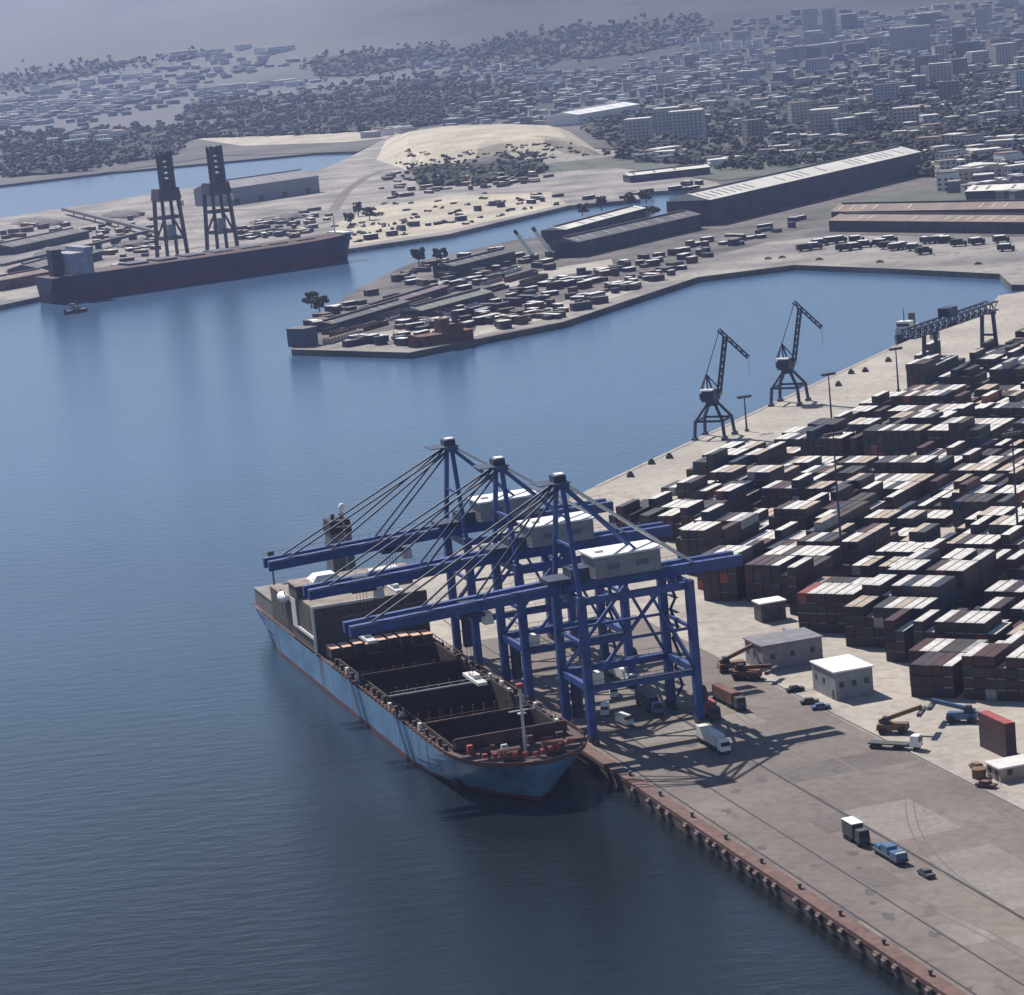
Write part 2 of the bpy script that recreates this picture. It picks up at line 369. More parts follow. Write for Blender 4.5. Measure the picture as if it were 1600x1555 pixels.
x_ = nt_.nodes.new('ShaderNodeMix'); x_.data_type = 'RGBA'; nt_.links.new(m_.outputs['Result'], x_.inputs['Factor']); x_.inputs['A'].default_value = (.105, .105, .105, 1); nt_.links.new(old, x_.inputs['B']); nt_.links.new(x_.outputs['Result'], b_.inputs['Base Color'])  # paler to the left, distance haze put into the base colour
tag(t.build('hills', M_hill, smooth=True), kind='structure')
# sand mound
mp = px((588,250),(600,220),(680,206),(800,204),(890,206),(930,232),(945,243),(880,240),(800,246),(740,262),(640,268))
c = sum(mp, Vector())/len(mp); t = MB(); n = len(mp); lev = [(1, 2.7), (.88, 9), (.72, 16), (.5, 19), (.2, 20)]
for k, zz in lev:
    for p in mp: t.v.append((c.x+(p.x-c.x)*k, c.y+(p.y-c.y)*k, zz+random.uniform(-.8, .8)))
for a in range(len(lev)-1):
    for i in range(n): t.f.append((a*n+i, a*n+(i+1)%n, (a+1)*n+(i+1)%n, (a+1)*n+i))
t.f.append(tuple(range((len(lev)-1)*n, len(lev)*n)))
tag(t.build('sand_mound', M_sand), kind='structure')

# ------------------------------------------------------------------ quay fenders, bollards
k = 0
for i, a in enumerate([-152, -147, -143.5, -138, -131, -127, -122.5, -116, -108, -104, -99, -94, -88, -79, -75, -70, -66, -61, -54, -49.5, -45, -39, -33, -24, -19, -12, -3]):
    f = MB()
    f.box(-.4, 0, -.5-random.random()*.9, .5+random.random()*.9, -1.9, -.5, 0, .15); f.cyl((-.35, -.7, -1.1), (-.35, .7, -1.1), .34, n=8)
    o = f.build('fender', M_fend, loc=QP(a+random.uniform(-.7, .7), -.36, 3.0), rz=-AQ)
    tag(o, f'pinkish weathered rubber fender on the quay edge, {ordw(i+1)} counted from the bottom right', 'fender', 'fenders along the foreground quay edge')
for i, a in enumerate(range(-140, 10, 18)):
    f = MB().cyl((0,0,0),(0,0,.7),.32,.25).cyl((0,0,.7),(0,0,.95),.5,.42)
    tag(f.build('bollard', M_dgrey, loc=QP(a, 1.5, 3.22)), f'dark mooring bollard on the rusty quay coping, {ordw(i+1)} counted from the bottom right', 'bollard', 'bollards on the foreground quay')

# ------------------------------------------------------------------ ship-to-shore gantry cranes
def sts(qc, label, first):
    e = empty('gantry_crane', QP(qc, 0), -AQ, label, 'crane', 'blue gantry cranes over the container ship')
    X0, X1, Y = 3.9, 30.2, 9.0; ZB = 34.2; BL = (-48.5, -46.5, -46.5)[first]; droop = lambda v: [(x, y, z-max(0, 1.7-x)*.042) if z > 25 else (x, y, z) for x, y, z in v]
    for sx in (X0, X1):
        for sy in (-Y, Y):
            l = MB(); l.box(sx-.92, sx+.92, sy-.92, sy+.92, 1.6, ZB); l.build('leg', M_blue, e)
            b = MB(); b.box(sx-.5, sx+.5, sy-3.4, sy+3.4, .5, 1.6, 0, .8)
            for kx in (-2.6, -.9, .9, 2.6): b.cyl((sx-.3, sy+kx, .45), (sx+.3, sy+kx, .45), .45, n=8)
            b.build('bogie', M_dgrey, e)
        MB().box(sx-.6, sx+.6, -Y+.92, Y-.92, 12.2, 13.8).build('sill_beam', M_blue, e)
        MB().box(sx-.6, sx+.6, -Y+.92, Y-.92, ZB-2.2, ZB-.2).build('cross_girder', M_blue, e)
    for sx in (X0, X1): MB().box(sx-.35, sx+.35, -Y+.92, Y-.92, 22.6, 23.4).build('tie_beam', M_blue, e)
    for sy in (-Y, Y): MB().box(X0+.92, X1-.92, sy-.3, sy+.3, 22.7, 23.3).build('tie_beam', M_blue, e)
    MB().bar((X1, -Y+.75, 13.8), (X1, Y-.75, 22.6), .5).build('brace', M_blue, e)
    MB().bar((X0, -Y+.75, 22.6), (X0, Y-.75, 13.8), .5).build('brace', M_blue, e)
    wk = MB()
    for sy in (-Y-1.1, Y+1.1):
        wk.box(X0, X1, sy-.45, sy+.45, 13.6, 13.7); wk.bar((X0, sy*1.03, 14.8), (X1, sy*1.03, 14.8), .08)
        for kx in range(5, 30, 3): wk.bar((kx, sy*1.03, 13.7), (kx, sy*1.03, 14.8), .07)
    wk.build('portal_walkway', M_dblue, e)
    MB().box(X0+1.2, X0+3.2, Y-3.5, Y-1.2, 2.4, 12).build('lift_shaft', M_dblue, e)
    MB().box(-1.6, 4.0, -3.4, 3.4, ZB+2.4, ZB+3.4).box(4.2, 8.6, -3.0, 3.0, ZB+2.45, ZB+5.2).build('winch_deck', M_dblue, e)
    for sy in (-Y, Y):
        MB().box(X0+.92, X1-.92, sy-.55, sy+.55, 12.0, 13.6).build('portal_beam', M_blue, e)
        MB().box(X0+.92, X1-.92, sy-.5, sy+.5, ZB-2.0, ZB-.3).build('upper_beam', M_blue, e)
        MB().bar((X0+.5, sy, 13.6), (X1-8, sy, ZB-2), .7).build('brace', M_blue, e)
        MB().bar((X1-.5, sy, 13.6), (X1-9.5, sy, ZB-2), .6).build('brace', M_blue, e)
    # main girder pair and boom
    for nm, xa, xb in (('girder', 2, 46), ('boom', BL, 1.7)):
        b = MB()
        for sy in (-2.6, 2.6): b.box(xa, xb, sy-.8, sy+.8, ZB, ZB+2.5)
        for kx in range(int(xa)+2, int(xb), 7): b.box(kx-.3, kx+.3, -1.95, 1.95, ZB+.3, ZB+1.3)
        if nm == 'boom': b.v = droop(b.v)
        o = b.build(nm, M_blue, e)
        r = MB()
        for sy in (-3.5, 3.5):
            r.box(xa, xb, sy-.35, sy+.35, ZB+2.1, ZB+2.2)
            r.bar((xa, sy*1.1, ZB+3.3), (xb, sy*1.1, ZB+3.3), .07)
            for kx in range(int(xa)+1, int(xb), 3): r.bar((kx, sy*1.1, ZB+2.2), (kx, sy*1.1, ZB+3.3), .07)
        if nm == 'boom': r.v = droop(r.v)
        r.build('walkway', M_dblue, o)
    # A frame
    ZT = (58.9, 56.8, 56.4)[first]; a = MB()
    for sy in (-1, 1):
        a.bar((X0, sy*Y*.95, ZB), (X0+.3, sy*2.2, ZT), 1.0, .9)
        a.bar((X1-5, sy*2.6, ZB+2.4), (X0+1.2, sy*2.2, ZT-.6), .55)
    a.box(X0-.8, X0+1.8, -3, 3, ZT-.5, ZT+.5); a.bar((X0+.1, -5.8, ZB+11), (X0+.1, 5.8, ZB+11), .6)
    a.build('apex_frame', M_blue, e)
    s = MB(); s.box(X0-5.5, X0+2.2, -3.2, 3.2, ZT+.5, ZT+.7); s.box(X0-1.4, X0+1.6, -1.6, 1.6, ZT+.7, ZT+2.2)
    s.build('apex_platform', M_dblue, e)
    s = MB(); s.box(X0-.6, X0+1.4, -1.2, 1.2, ZT+2.2, ZT+2.5); s.build('sheave_cover', M_white, e)
    s = MB()
    for sy in (-2.6, 2.6):
        for xx in (BL+5, -30, -17): s.bar((xx, sy, ZB+2.4-(1.7-xx)*.042), (X0, sy*.9, ZT), .38)
    s.build('forestay', M_dblue, e)
    s = MB()
    for sy in (-2.6, 2.6): s.bar((X1+4, sy, ZB+2.4), (X0+1.5, sy*.9, ZT), .55)
    s.build('backstay', M_offw, e)
    # machinery house with a white roof
    h = MB(); h.box(9.5, 25.5, -4.6, 4.6, ZB+2.45, ZB+7.4); h.build('machinery_house', M_grey, e)
    r = MB(); r.box(9.0, 26.0, -5.1, 5.1, ZB+7.4, ZB+7.8); r.box(11, 13, -1, 1, ZB+7.8, ZB+8.3); r.build('house_roof', M_white, e)
    for kx in (12.5, 19.5): MB().box(kx, kx+3.0, -4.68, -4.6, ZB+4.3, ZB+5.6).build('louvre', mat('louvre grey', (.12, .125, .14), .7), e)
    # trolley, cab, headblock on its ropes
    tx = {0: -20, 1: -33, 2: -14}[first]
    t_ = MB(); t_.box(tx-3, tx+3, -3.3, 3.3, ZB-2.1, ZB-1.3); t_.box(tx-2, tx+2, -1.5, 1.5, ZB-1.3, ZB+1.2); tr = t_.build('trolley', M_dblue, e)
    c_ = MB(); c_.box(tx+3.2, tx+5.4, -1.4, 1.4, ZB-4.6, ZB-2.0, .2, .2); c_.build('cab', M_offw, tr)
    zs = {0: 17, 1: 20, 2: 22}[first]
    t_ = MB(); t_.box(tx-1.1, tx+1.1, -6, 6, zs, zs+.7); t_.box(tx-.8, tx+.8, -2, 2, zs+.7, zs+1.6); t_.build('spreader', M_offw, e)
    t_ = MB()
    for ax in (-.8, .8):
        for ay in (-1.6, 1.6): t_.bar((tx+ax, ay, zs+1.4), (tx+ax, ay, ZB-2.0), .09)
    t_.build('hoist_rope', M_black, e)
    # stairs on the landside leg, cable reel
    st = MB()
    for i in range(8):
        z0 = 3+i*3.5; ya, yb = (Y-5, Y-1) if i % 2 else (Y-1, Y-5)
        st.bar((X1+1.3, ya, z0), (X1+1.3, yb, z0+3.5), .7, .15); st.box(X1+.8, X1+1.9, min(ya, yb)-.6, max(ya, yb)+.6, z0+3.4, z0+3.5)
    st.build('stair', M_dblue, e)
    cr = MB().cyl((X1+.9, -Y, 7), (X1+1.6, -Y, 7), 2.2, n=16); cr.build('cable_reel', M_dgrey, e)
    bx = MB(); bx.box(X0+.8, X0+3.5, -Y-1.2, -Y+1.4, 13.8, 16.6); bx.build('electrical_box', M_offw, e)
    return e
sts(43, 'nearest blue gantry crane, its boom lowest over the open hold, large white-roofed machinery house', 0)
sts(88, 'middle blue gantry crane, its boom between the other two in front of the ship bridge', 1)
sts(129, 'farthest blue gantry crane, its apex highest in view and boom reaching past the funnel', 2)

# ------------------------------------------------------------------ container ship (bow towards the camera)
def hull(e, prof, name, m, zs, beam_off=0):
    pass
def ship_hull(mb_parts, Lg, B, zd, sheer, bow=38, stern=10, flare=.55):
    """stations along y (0=bow, Lg=stern); returns rings at given heights"""
    def half(y, zf):
        # zf 0 waterline .. 1 deck
        b = B/2
        bl = bow*(1.25-.55*zf)
        off = (1-zf)*4.5
        if y < off: return 0.02
        if y < bl+off:
            s = (y-off)/bl; h = b*(1-(1-s)**(2.0+1.0*zf))**(.62+.28*(1-zf))
        else: h = b
        if y > Lg-stern-18*(1-zf):
            s = (Lg-y)/(stern+18*(1-zf)); s = max(0, min(1, s)); h *= (.55+.45*zf)+(.45-.45*zf)*s**.6
        return h
    ys = [0, .6, 1.5, 3, 5, 8, 12, 17, 23, 30, 38, 48, 60]+[60+(Lg-78)*i/10 for i in range(1, 11)]+[Lg-12, Lg-6, Lg]
    def zdeck(y): return zd+sheer*max(0, 1-y/45)**1.5
    def side(z_lo, z_hi, nz, mb):
        rows = []
        for sgn in (-1, 1):
            for k in range(nz+1):
                for y in ys:
                    zt = zdeck(y); z0 = z_lo if not callable(z_lo) else z_lo(y); z1 = z_hi if not callable(z_hi) else z_hi(y)
                    z = z0+(z1-z0)*k/nz; zf = max(0, min(1, z/zt)); yy = max(y, (1-zf)*4.5)
                    mb.v.append((sgn*half(yy, zf), yy, z))
        n = len(ys)
        for s in range(2):
            b0 = s*(nz+1)*n
            for k in range(nz):
                for i in range(n-1):
                    a = b0+k*n+i; qd = (a, a+1, a+n+1, a+n)
                    mb.f.append(qd if s else qd[::-1])
        # transom
        for k in range(nz):
            a = k*n+n-1; b_ = (nz+1)*n+k*n+n-1
            mb.f.append((a, b_, b_+n, a+n))
        return mb
    return ys, zdeck, half, side
e = empty('container_ship', QP(4, -17.7, 0), -AQ, 'blue hulled container ship with open dark holds moored under the blue gantry cranes', 'ship')
LG, BM, ZD = 212, 31.4, 8.3
ys, zdeck, half, side = ship_hull(None, LG, BM, ZD, .8)
side(.9, zdeck, 6, MB()).build('hull', M_hull, e, smooth=False)
side(-1.5, .9, 3, MB()).build('boot_topping', mat('ship boot maroon', (.13, .035, .045), .7, .4, .15), e)
bw = MB()
for sgn in (-1, 1):
    P_ = [(sgn*half(y, 1), y, zdeck(y)) for y in ys if y <= 200]
    for i in range(len(P_)-1):
        a, b = P_[i], P_[i+1]; hgt = .9
        bw.bar((a[0], a[1], a[2]+hgt), (b[0], b[1], b[2]+hgt), .16)
        if a[1] < 28: bw.add([a, b, (b[0], b[1], b[2]+hgt), (a[0], a[1], a[2]+hgt)], [(0,1,2,3)])
        m_ = max(1, int((b[1]-a[1])/3))
        for j in range(m_):
            t_ = j/m_; xx, yy, zz = a[0]+(b[0]-a[0])*t_, a[1]+(b[1]-a[1])*t_, a[2]+(b[2]-a[2])*t_
            bw.bar((xx, yy, zz), (xx, yy, zz+hgt), .14)
bw.build('bulwark_rail', M_rust, e)
HY0, HY1, HX = 24, 124, 13.0
dk = MB()      # deck: forecastle, side strips, aft deck
def deckpoly(pts): 
    n0 = len(dk.v); dk.v.extend(pts); dk.f.append(tuple(range(n0, n0+len(pts))))
fore = [y for y in ys if y <= 23]+[HY0]
deckpoly([(half(y, 1), y, zdeck(y)-.05) for y in fore]+[(-half(y, 1), y, zdeck(y)-.05) for y in fore[::-1]])
for s in (-1, 1):
    yy = [HY0]+[y for y in ys if HY0 < y < HY1]+[HY1]
    p = [(s*HX, y, zdeck(y)-.05) for y in yy]+[(s*half(y, 1), y, zdeck(y)-.05) for y in yy[::-1]]
    deckpoly(p if s < 0 else p[::-1])
yy = [HY1]+[y for y in ys if y > HY1]
deckpoly([(half(y, 1), y, ZD-.05) for y in yy]+[(-half(y, 1), y, ZD-.05) for y in yy[::-1]])
dk.build('deck', M_deck, e)
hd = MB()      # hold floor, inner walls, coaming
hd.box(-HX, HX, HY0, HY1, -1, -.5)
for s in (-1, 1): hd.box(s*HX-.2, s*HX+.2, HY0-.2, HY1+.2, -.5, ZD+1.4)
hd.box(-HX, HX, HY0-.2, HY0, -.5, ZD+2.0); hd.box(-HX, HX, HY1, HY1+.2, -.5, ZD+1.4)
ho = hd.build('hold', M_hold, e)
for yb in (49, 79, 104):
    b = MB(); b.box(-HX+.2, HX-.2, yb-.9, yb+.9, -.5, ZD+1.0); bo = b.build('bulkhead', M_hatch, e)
    g = MB(); g.box(-HX+.2, HX-.2, yb-1.0, yb-.85, ZD+1.0, ZD+1.35)
    for i in range(9): g.bar((-HX+1+i*3.0, yb-.9, ZD+1), (-HX+1+i*3.0, yb-.9, ZD+2.1), .12)
    g.bar((-HX+.3, yb-.9, ZD+2.1), (HX-.3, yb-.9, ZD+2.1), .1); g.build('hand_rail', M_offw if yb == 79 else M_rust, bo)
# cell guides in the hold
g = MB()
for yb in (36, 64, 92, 114):
    for i in range(10): g.box(-HX+.5+i*2.7, -HX+.8+i*2.7, yb-.15, yb+.15, -.5, ZD-.5)
g.build('cell_guide', M_rust, e)
# side lashing posts and light fittings along both rails
for s in (-1, 1):
    for i in range(20):
        y = HY0+3+i*5.0+random.uniform(-.6, .6); MB().box(s*14.1-.35, s*14.1+.35, y-.6, y+.6, ZD-.05, ZD+1.0+random.random()*.9).build('lashing_post', M_offw if random.random() < .3 else M_hatch, e)
g = MB()
for i in range(32):
    y = HY0+2+i*3.05; g.box(-15.4, -14.9, y-.4, y+.4, ZD-.05, ZD+.9)
g.build('rail_locker', M_deck, e)
# forecastle gear
g = MB(); g.cyl((0, 13, ZD), (0, 13, ZD+15), .42, .3); g.bar((-3, 13, ZD+10), (3, 13, ZD+10), .25); g.box(-.9, .9, 12.4, 13.6, ZD+9.2, ZD+9.4)
g.build('foremast', M_offw, e)
g = MB(); g.box(-.7, .7, 12.3, 13.7, ZD+15, ZD+16); g.build('mast_lamp_head', M_red, e)
for s in (-1, 1):
    g = MB(); g.box(s*5-1.6, s*5+1.6, 7, 10, ZD+1, ZD+2.8); g.cyl((s*5-2.4, 8.5, ZD+2.4), (s*5+2.4, 8.5, ZD+2.4), 1.0); g.build('windlass', M_rust, e)
g = MB()
for i in range(11): g.box(-11+i*2.0, -10+i*2.0, 3.6+abs(i-5)*1.0, 4.6+abs(i-5)*1.0, ZD+1.9, ZD+2.8)
g.build('mooring_fitting', M_red, e)
for k, (x_, y_, w_, h_, m_) in enumerate([(-8, 17, 2.2, 1.4, M_rust), (7, 18, 2.6, 1.2, M_red), (3.5, 20, 1.6, 1.6, M_rust), (-3, 18.5, 1.5, 1.0, M_offw), (10.5, 20.5, 1.8, 1.2, M_deck), (-10.5, 20, 1.4, 1.8, M_red), (-5.2, 20.8, 1.2, .9, M_rust), (0.4, 16, 1.0, .9, M_hatch)]):
    MB().box(x_-w_/2, x_+w_/2, y_-.8, y_+.8, ZD, ZD+h_+.4, .1, .1).build('deck_locker', m_, e)
g = MB(); g.box(-HX, HX, 22.5, 23, ZD+.8, ZD+3.4); g.build('breakwater', M_deck, e)
# superstructure
Y0 = 137
s_ = MB(); s_.box(-15.5, 15.5, Y0, Y0+24, ZD-.1, ZD+12.4); s_.box(-14.6, 14.6, Y0+24, Y0+52, ZD-.1, ZD+9.0); s_.box(-15.9, 15.9, Y0+14, Y0+23, ZD+12.4, ZD+15.6)
sup = s_.build('superstructure', mat('superstructure brown grey', (.085, .068, .062), .7, .3, .15), e)
r = MB(); r.box(-16.2, 16.2, Y0+13.4, Y0+23.6, ZD+15.6, ZD+15.95); r.box(-15.4, 15.4, Y0+.1, Y0+13.4, ZD+12.4, ZD+12.65); r.box(-14.7, 14.7, Y0+24.1, Y0+52, ZD+9.0, ZD+9.3); r.build('roof', mat('deck buff roof', (.22, .185, .16), .8, .35, .2), sup)
MB().box(-15.9, -15.2, Y0-.35, Y0-.05, ZD+.1, ZD+12.9).build('white_trim', M_white, sup)
MB().box(-15.15, 1.0, Y0-.35, Y0-.05, ZD+12.2, ZD+12.9).build('white_trim', M_offw, sup)
MB().box(-15.9, -15.55, Y0+17, Y0+22, ZD+4, ZD+11.8).build('white_trim', M_offw, sup)
MB().box(-15.9, -15.55, Y0+.3, Y0+17, ZD+4.0, ZD+4.8).build('white_trim', M_offw, sup)
MB().box(-11, -3, Y0+15, Y0+22, ZD+15.96, ZD+17.4, 1.5, 1).build('canopy', M_white, sup)
MB().box(5, 13, Y0+16, Y0+20, ZD+15.96, ZD+16.5).build('canopy', M_offw, sup)
for lvl in range(2, 4):
    z = ZD+1.4+lvl*2.8
    for i in range(8):
        x = -12+i*3.4+random.uniform(-.3, .3); MB().box(x-.4, x+.4, Y0-.05, Y0+.02, z, z+.9).build('window', M_glass, sup)
for i in range(12):
    x = -14.8+i*2.6; MB().box(x, x+1.8, Y0+13.93, Y0+14.02, ZD+13.4, ZD+14.8).build('bridge_window', M_glass, sup)
FX = 7.5
g = MB(); g.box(FX-3.6, FX+3.6, Y0+53, Y0+62, ZD-.1, ZD+20.5, .7, 1.0); fn = g.build('funnel', mat('funnel grey', (.10, .11, .13), .6), e)
MB().box(FX-3.2, FX+3.2, Y0+53.6, Y0+61.4, ZD+20.5, ZD+24.0, .3, .3).build('funnel_top', M_black, fn)
for i in (-1.2, 1.2): MB().cyl((FX+i, Y0+57, ZD+23.9), (FX+i, Y0+57, ZD+25.6), .55).build('exhaust_pipe', M_dgrey, fn)
g = MB(); g.cyl((FX, Y0+50, ZD+9), (FX, Y0+50, ZD+27.5), .4, .25); g.bar((FX-2, Y0+50, ZD+23), (FX+2, Y0+50, ZD+23), .25); ma = g.build('radar_mast', M_grey, e)
MB().blob((FX, Y0+50, ZD+28.3), 1.0, 1.0, 1.3, jit=0).build('radome', M_white, ma, smooth=True)
g = MB(); g.cyl((-12, Y0+58, ZD), (-12, Y0+58, ZD+16), .3, .2); g.box(-12.8, -11.2, Y0+57.6, Y0+58.4, ZD+15.5, ZD+17.6); g.build('stern_mast', M_dgrey, e)
g = MB(); g.box(-14.6, 14.6, Y0+52, Y0+74, ZD+4.6, ZD+4.9); g.box(-14.4, -13.7, Y0+52, Y0+74, ZD, ZD+4.6); g.box(13.7, 14.4, Y0+52, Y0+74, ZD, ZD+4.6); g.box(-13.7, 13.7, Y0+73.4, Y0+74, ZD, ZD+4.6); g.build('aft_deck', M_house, e)
for s in (-1, 1):
    g = MB(); g.blob((s*15.4, Y0+33, ZD+9.5), 1.5, 4.2, 1.5, 10, 6, 0); lb = g.build('lifeboat', M_white, e, smooth=True)
    for k in (30.5, 35.5): MB().box(s*15.4-.15, s*15.4+.15, Y0+k, Y0+k+.4, ZD+4, ZD+11.4).build('davit', M_grey, lb)
# a row of faded orange containers across the deck in front of the bridge
def simple_container(name, loc, rz, m, roof, label, group, L=12.19):
    o = MB().box(-1.22, 1.22, 0, L, 0, 2.5).build(name, m, loc=loc, rz=rz)
    r = MB().box(-1.15, 1.15, .08, L-.08, 2.5, 2.58); r.build('roof_panel', roof, o)
    d = MB()
    for x in (-1.1, .02):
        d.box(x, x+1.08, -.05, 0, .12, 2.4)
    for x in (-.75, -.35, .35, .75): d.box(x-.04, x+.04, -.1, -.05, .1, 2.42)
    d.build('door', m, o)
    return tag(o, label, 'container', group)
for i in range(9):
    p = QP(130+random.uniform(-.3, .3), -17.7-13.0+i*3.1, ZD+random.choice([.8, 1.0, 1.3]))
    simple_container('container', p, -AQ, MC[0], mat('faded orange roof', (.60, .36, .25), .7, .3, .25), f'faded orange container on the ship deck before the bridge, {ordw(i+1)} from the left', 'orange containers on the ship', 6.06)
for i, (yy, xx, cm) in enumerate([(88, -9, 1), (88, -3.5, 0), (70, 3.6, 1), (60, 1.0, 7), (44, 8.4, 7), (99, 2, 3), (99, 5, 0), (101, -7, 4)]):
    simple_container('container', QP(yy-4, -17.7+xx, -.5), -AQ, MC[cm], MC[cm], f'{CNAMES[cm]} container down in the dark ship hold, {ordw(i+1)} of the scattered ones', 'containers in the ship hold')

# ------------------------------------------------------------------ the container yard
FIELD = [(950,832),(1005,808),(1038,786),(1040,768),(1098,744),(1100,728),(1180,712),(1235,694),(1295,672),(1370,638),(1440,610),(1428,582),(1460,572),(1640,543),(1640,1090),(1568,1112),(1428,1103),(1424,1048),(1330,1012),(1300,990),(1250,990),(1230,944),(1180,948),(1100,948),(1064,888),(1000,838)]
HOLES = [[(1432,838),(1462,818),(1506,830),(1508,858),(1462,868)]]
PL, PW = 12.75, 2.62
stacks = {}
rnd = random.Random(21)
for wi in range(-70, 90):
    strip, kk = divmod(wi, 8)
    for li in range(-8, 62):
        l0 = li*PL + (li//3)*5.0 + 20; w0 = wi*PW + strip*2.4 + 3
        c = LW(l0+6, w0, 3)
        X, Y_ = proj(c)
        fx, fy = proj(LW(l0, w0, 3))
        if not (inpoly(X, Y_, FIELD) and inpoly(fx, fy, FIELD)) or X > 1640: continue
        if any(inpoly(X, Y_, h) for h in HOLES): continue
        stacks[(wi, li)] = [l0, w0, 0]
blk = {}
for (wi, li), s in sorted(stacks.items()):
    b = (wi//8, li//3)
    if b not in blk: blk[b] = rnd.choice([1, 2, 2, 3, 3, 3, 4])
    row = (wi//8, li)
    if row not in blk: blk[row] = rnd.choice([-1, 0, 0, 0, 1])
    n = blk[b]+blk[row]+rnd.choice([-2, -1, 0, 0, 0, 0, 0, 0, 0, 0, 1])
    if rnd.random() < .03: n = 0
    X, Y_ = proj(LW(s[0], s[1]))
    if Y_ > 1020: n = max(3, min(4, n+1))
    s[2] = max(0, min(5, n))
protos = {}
def container_proto(ci, rf):
    if (ci, rf) in protos: return protos[(ci, rf)]
    L = 12.19
    b = MB(); b.box(-1.20, 1.20, .04, L-.04, .15, 2.45)
    for x in (-1.22, 1.22):
        for y in (.09, L-.09): b.box(x-.08, x+.08, y-.09, y+.09, 0, 2.55)
        b.box(x-.05, x+.05, .18, L-.18, 0.0, .16); b.box(x-.05, x+.05, .18, L-.18, 2.44, 2.55)
    for k in range(20):
        y = .5+k*.58
        for x in (-1.2, 1.2): b.box(x-.035, x+.035, y, y+.3, .16, 2.44)
    body = b.mesh('container'); body.materials.append(MC[ci])
    r = MB()
    r.box(-1.13, 1.13, .1, L-.1, 2.45, 2.56)
    for k in range(14): r.box(-1.1, 1.1, .5+k*.82, .8+k*.82, 2.56, 2.585)
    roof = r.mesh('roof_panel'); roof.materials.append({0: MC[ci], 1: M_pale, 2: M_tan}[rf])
    d = MB()
    d.box(-1.1, -.02, -.02, .04, .16, 2.42); d.box(.02, 1.1, -.02, .04, .16, 2.42)
    for x in (-.8, -.35, .35, .8): d.box(x-.04, x+.04, -.08, -.02, .12, 2.44)
    door = d.mesh('door'); door.materials.append(MC[ci])
    protos[(ci, rf)] = (body, roof, door)
    return protos[(ci, rf)]
runs = {}
allc = []
for (wi, li), (l0, w0, n) in stacks.items():
    fr = stacks.get((wi, li-1), (0,0,0))[2] if (li % 3) else 0
    rg = stacks.get((wi+1, li), (0,0,0))[2] if ((wi+1) % 8) else 0
    for k in range(n):
        if not (k == n-1 or k >= fr or k >= rg): continue
        p = LW(l0+rnd.uniform(-.25, .25), w0+rnd.uniform(-.06, .06), 3.0+k*2.6)
        X, Y_ = proj(p)
        if X > 1625: continue
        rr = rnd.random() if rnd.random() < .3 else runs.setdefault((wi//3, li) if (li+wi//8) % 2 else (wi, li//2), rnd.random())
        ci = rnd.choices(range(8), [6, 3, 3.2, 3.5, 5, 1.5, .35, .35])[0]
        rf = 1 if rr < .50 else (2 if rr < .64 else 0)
        allc.append((p.length, wi, li, k, n, p, ci, rf))
wmin = min(a[1] for a in allc); lmin = min(a[2] for a in allc)
allc.sort(key=lambda a: a[0])
rest = {}
for j, (d_, wi, li, k, n, p, ci, rf) in enumerate(allc):
    if j < 298:
        body, roof, door = container_proto(ci, rf)
        o = bpy.data.objects.new('container', body); COL.objects.link(o); o.location = p; o.rotation_euler[2] = -AL
        for nm, me in (('roof_panel', roof), ('door', door)):
            c = bpy.data.objects.new(nm, me); COL.objects.link(c); c.parent = o
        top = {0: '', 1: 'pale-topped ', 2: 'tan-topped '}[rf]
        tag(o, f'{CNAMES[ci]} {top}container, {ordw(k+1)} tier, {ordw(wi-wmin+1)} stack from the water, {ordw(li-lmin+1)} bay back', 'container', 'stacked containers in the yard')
    else:
        rest.setdefault((ci, 0), MB()); M = Matrix.Translation(p) @ Matrix.Rotation(-AL, 4, 'Z')
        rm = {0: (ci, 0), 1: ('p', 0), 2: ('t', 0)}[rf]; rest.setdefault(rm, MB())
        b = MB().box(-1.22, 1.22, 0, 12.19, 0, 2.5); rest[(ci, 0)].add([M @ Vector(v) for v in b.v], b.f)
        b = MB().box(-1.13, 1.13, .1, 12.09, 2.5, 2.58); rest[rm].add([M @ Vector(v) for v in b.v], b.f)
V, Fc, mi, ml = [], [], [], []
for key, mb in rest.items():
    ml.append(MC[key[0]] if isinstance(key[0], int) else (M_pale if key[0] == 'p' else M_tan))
    n0 = len(V); V += mb.v; Fc += [tuple(i+n0 for i in f) for f in mb.f]; mi += [len(ml)-1]*len(mb.f)
me = bpy.data.meshes.new('far_containers'); me.from_pydata(V, [], Fc)
for m in ml: me.materials.append(m)
me.polygons.foreach_set('material_index', mi)
o = bpy.data.objects.new('container_stacks', me); COL.objects.link(o); tag(o, kind='stuff')
print('containers', len(allc))

# ------------------------------------------------------------------ buildings and machines of the yard
def hut(name, loc, rz, w, d, h, label, wallm, roofm, over=.35, cat='building', group=None, doors=True, nwin=3):
    e = empty(name, loc, rz, label, cat, group)
    wl = MB().box(-w/2, w/2, -d/2, d/2, 0, h).build('wall', wallm, e)
    MB().box(-w/2-over, w/2+over, -d/2-over, d/2+over, h, h+.35).build('roof', roofm, e)
    if doors:
        MB().box(-w/2-.06, -w/2, -d/2+.8, -d/2+2.2, 0.05, 2.4).build('door', M_dgrey, e)
        for i in range(nwin):
            x = -w/2+w*(i+.5)/nwin; MB().box(x-.6, x+.6, -d/2-.05, -d/2, h*.45, h*.45+1.3).build('window', M_glass, e)
            y = -d/2+d*(i+.5)/nwin
            if i: MB().box(-w/2-.05, -w/2, y-.6, y+.6, h*.45, h*.45+1.3).build('window', M_glass, e)
    return e
zr = 10.0
A, B, C_ = G(1268, 1033, zr), G(1305, 1051, zr), G(1362, 1040, zr)
hw_, hd_ = (C_-B).length, (A-B).length
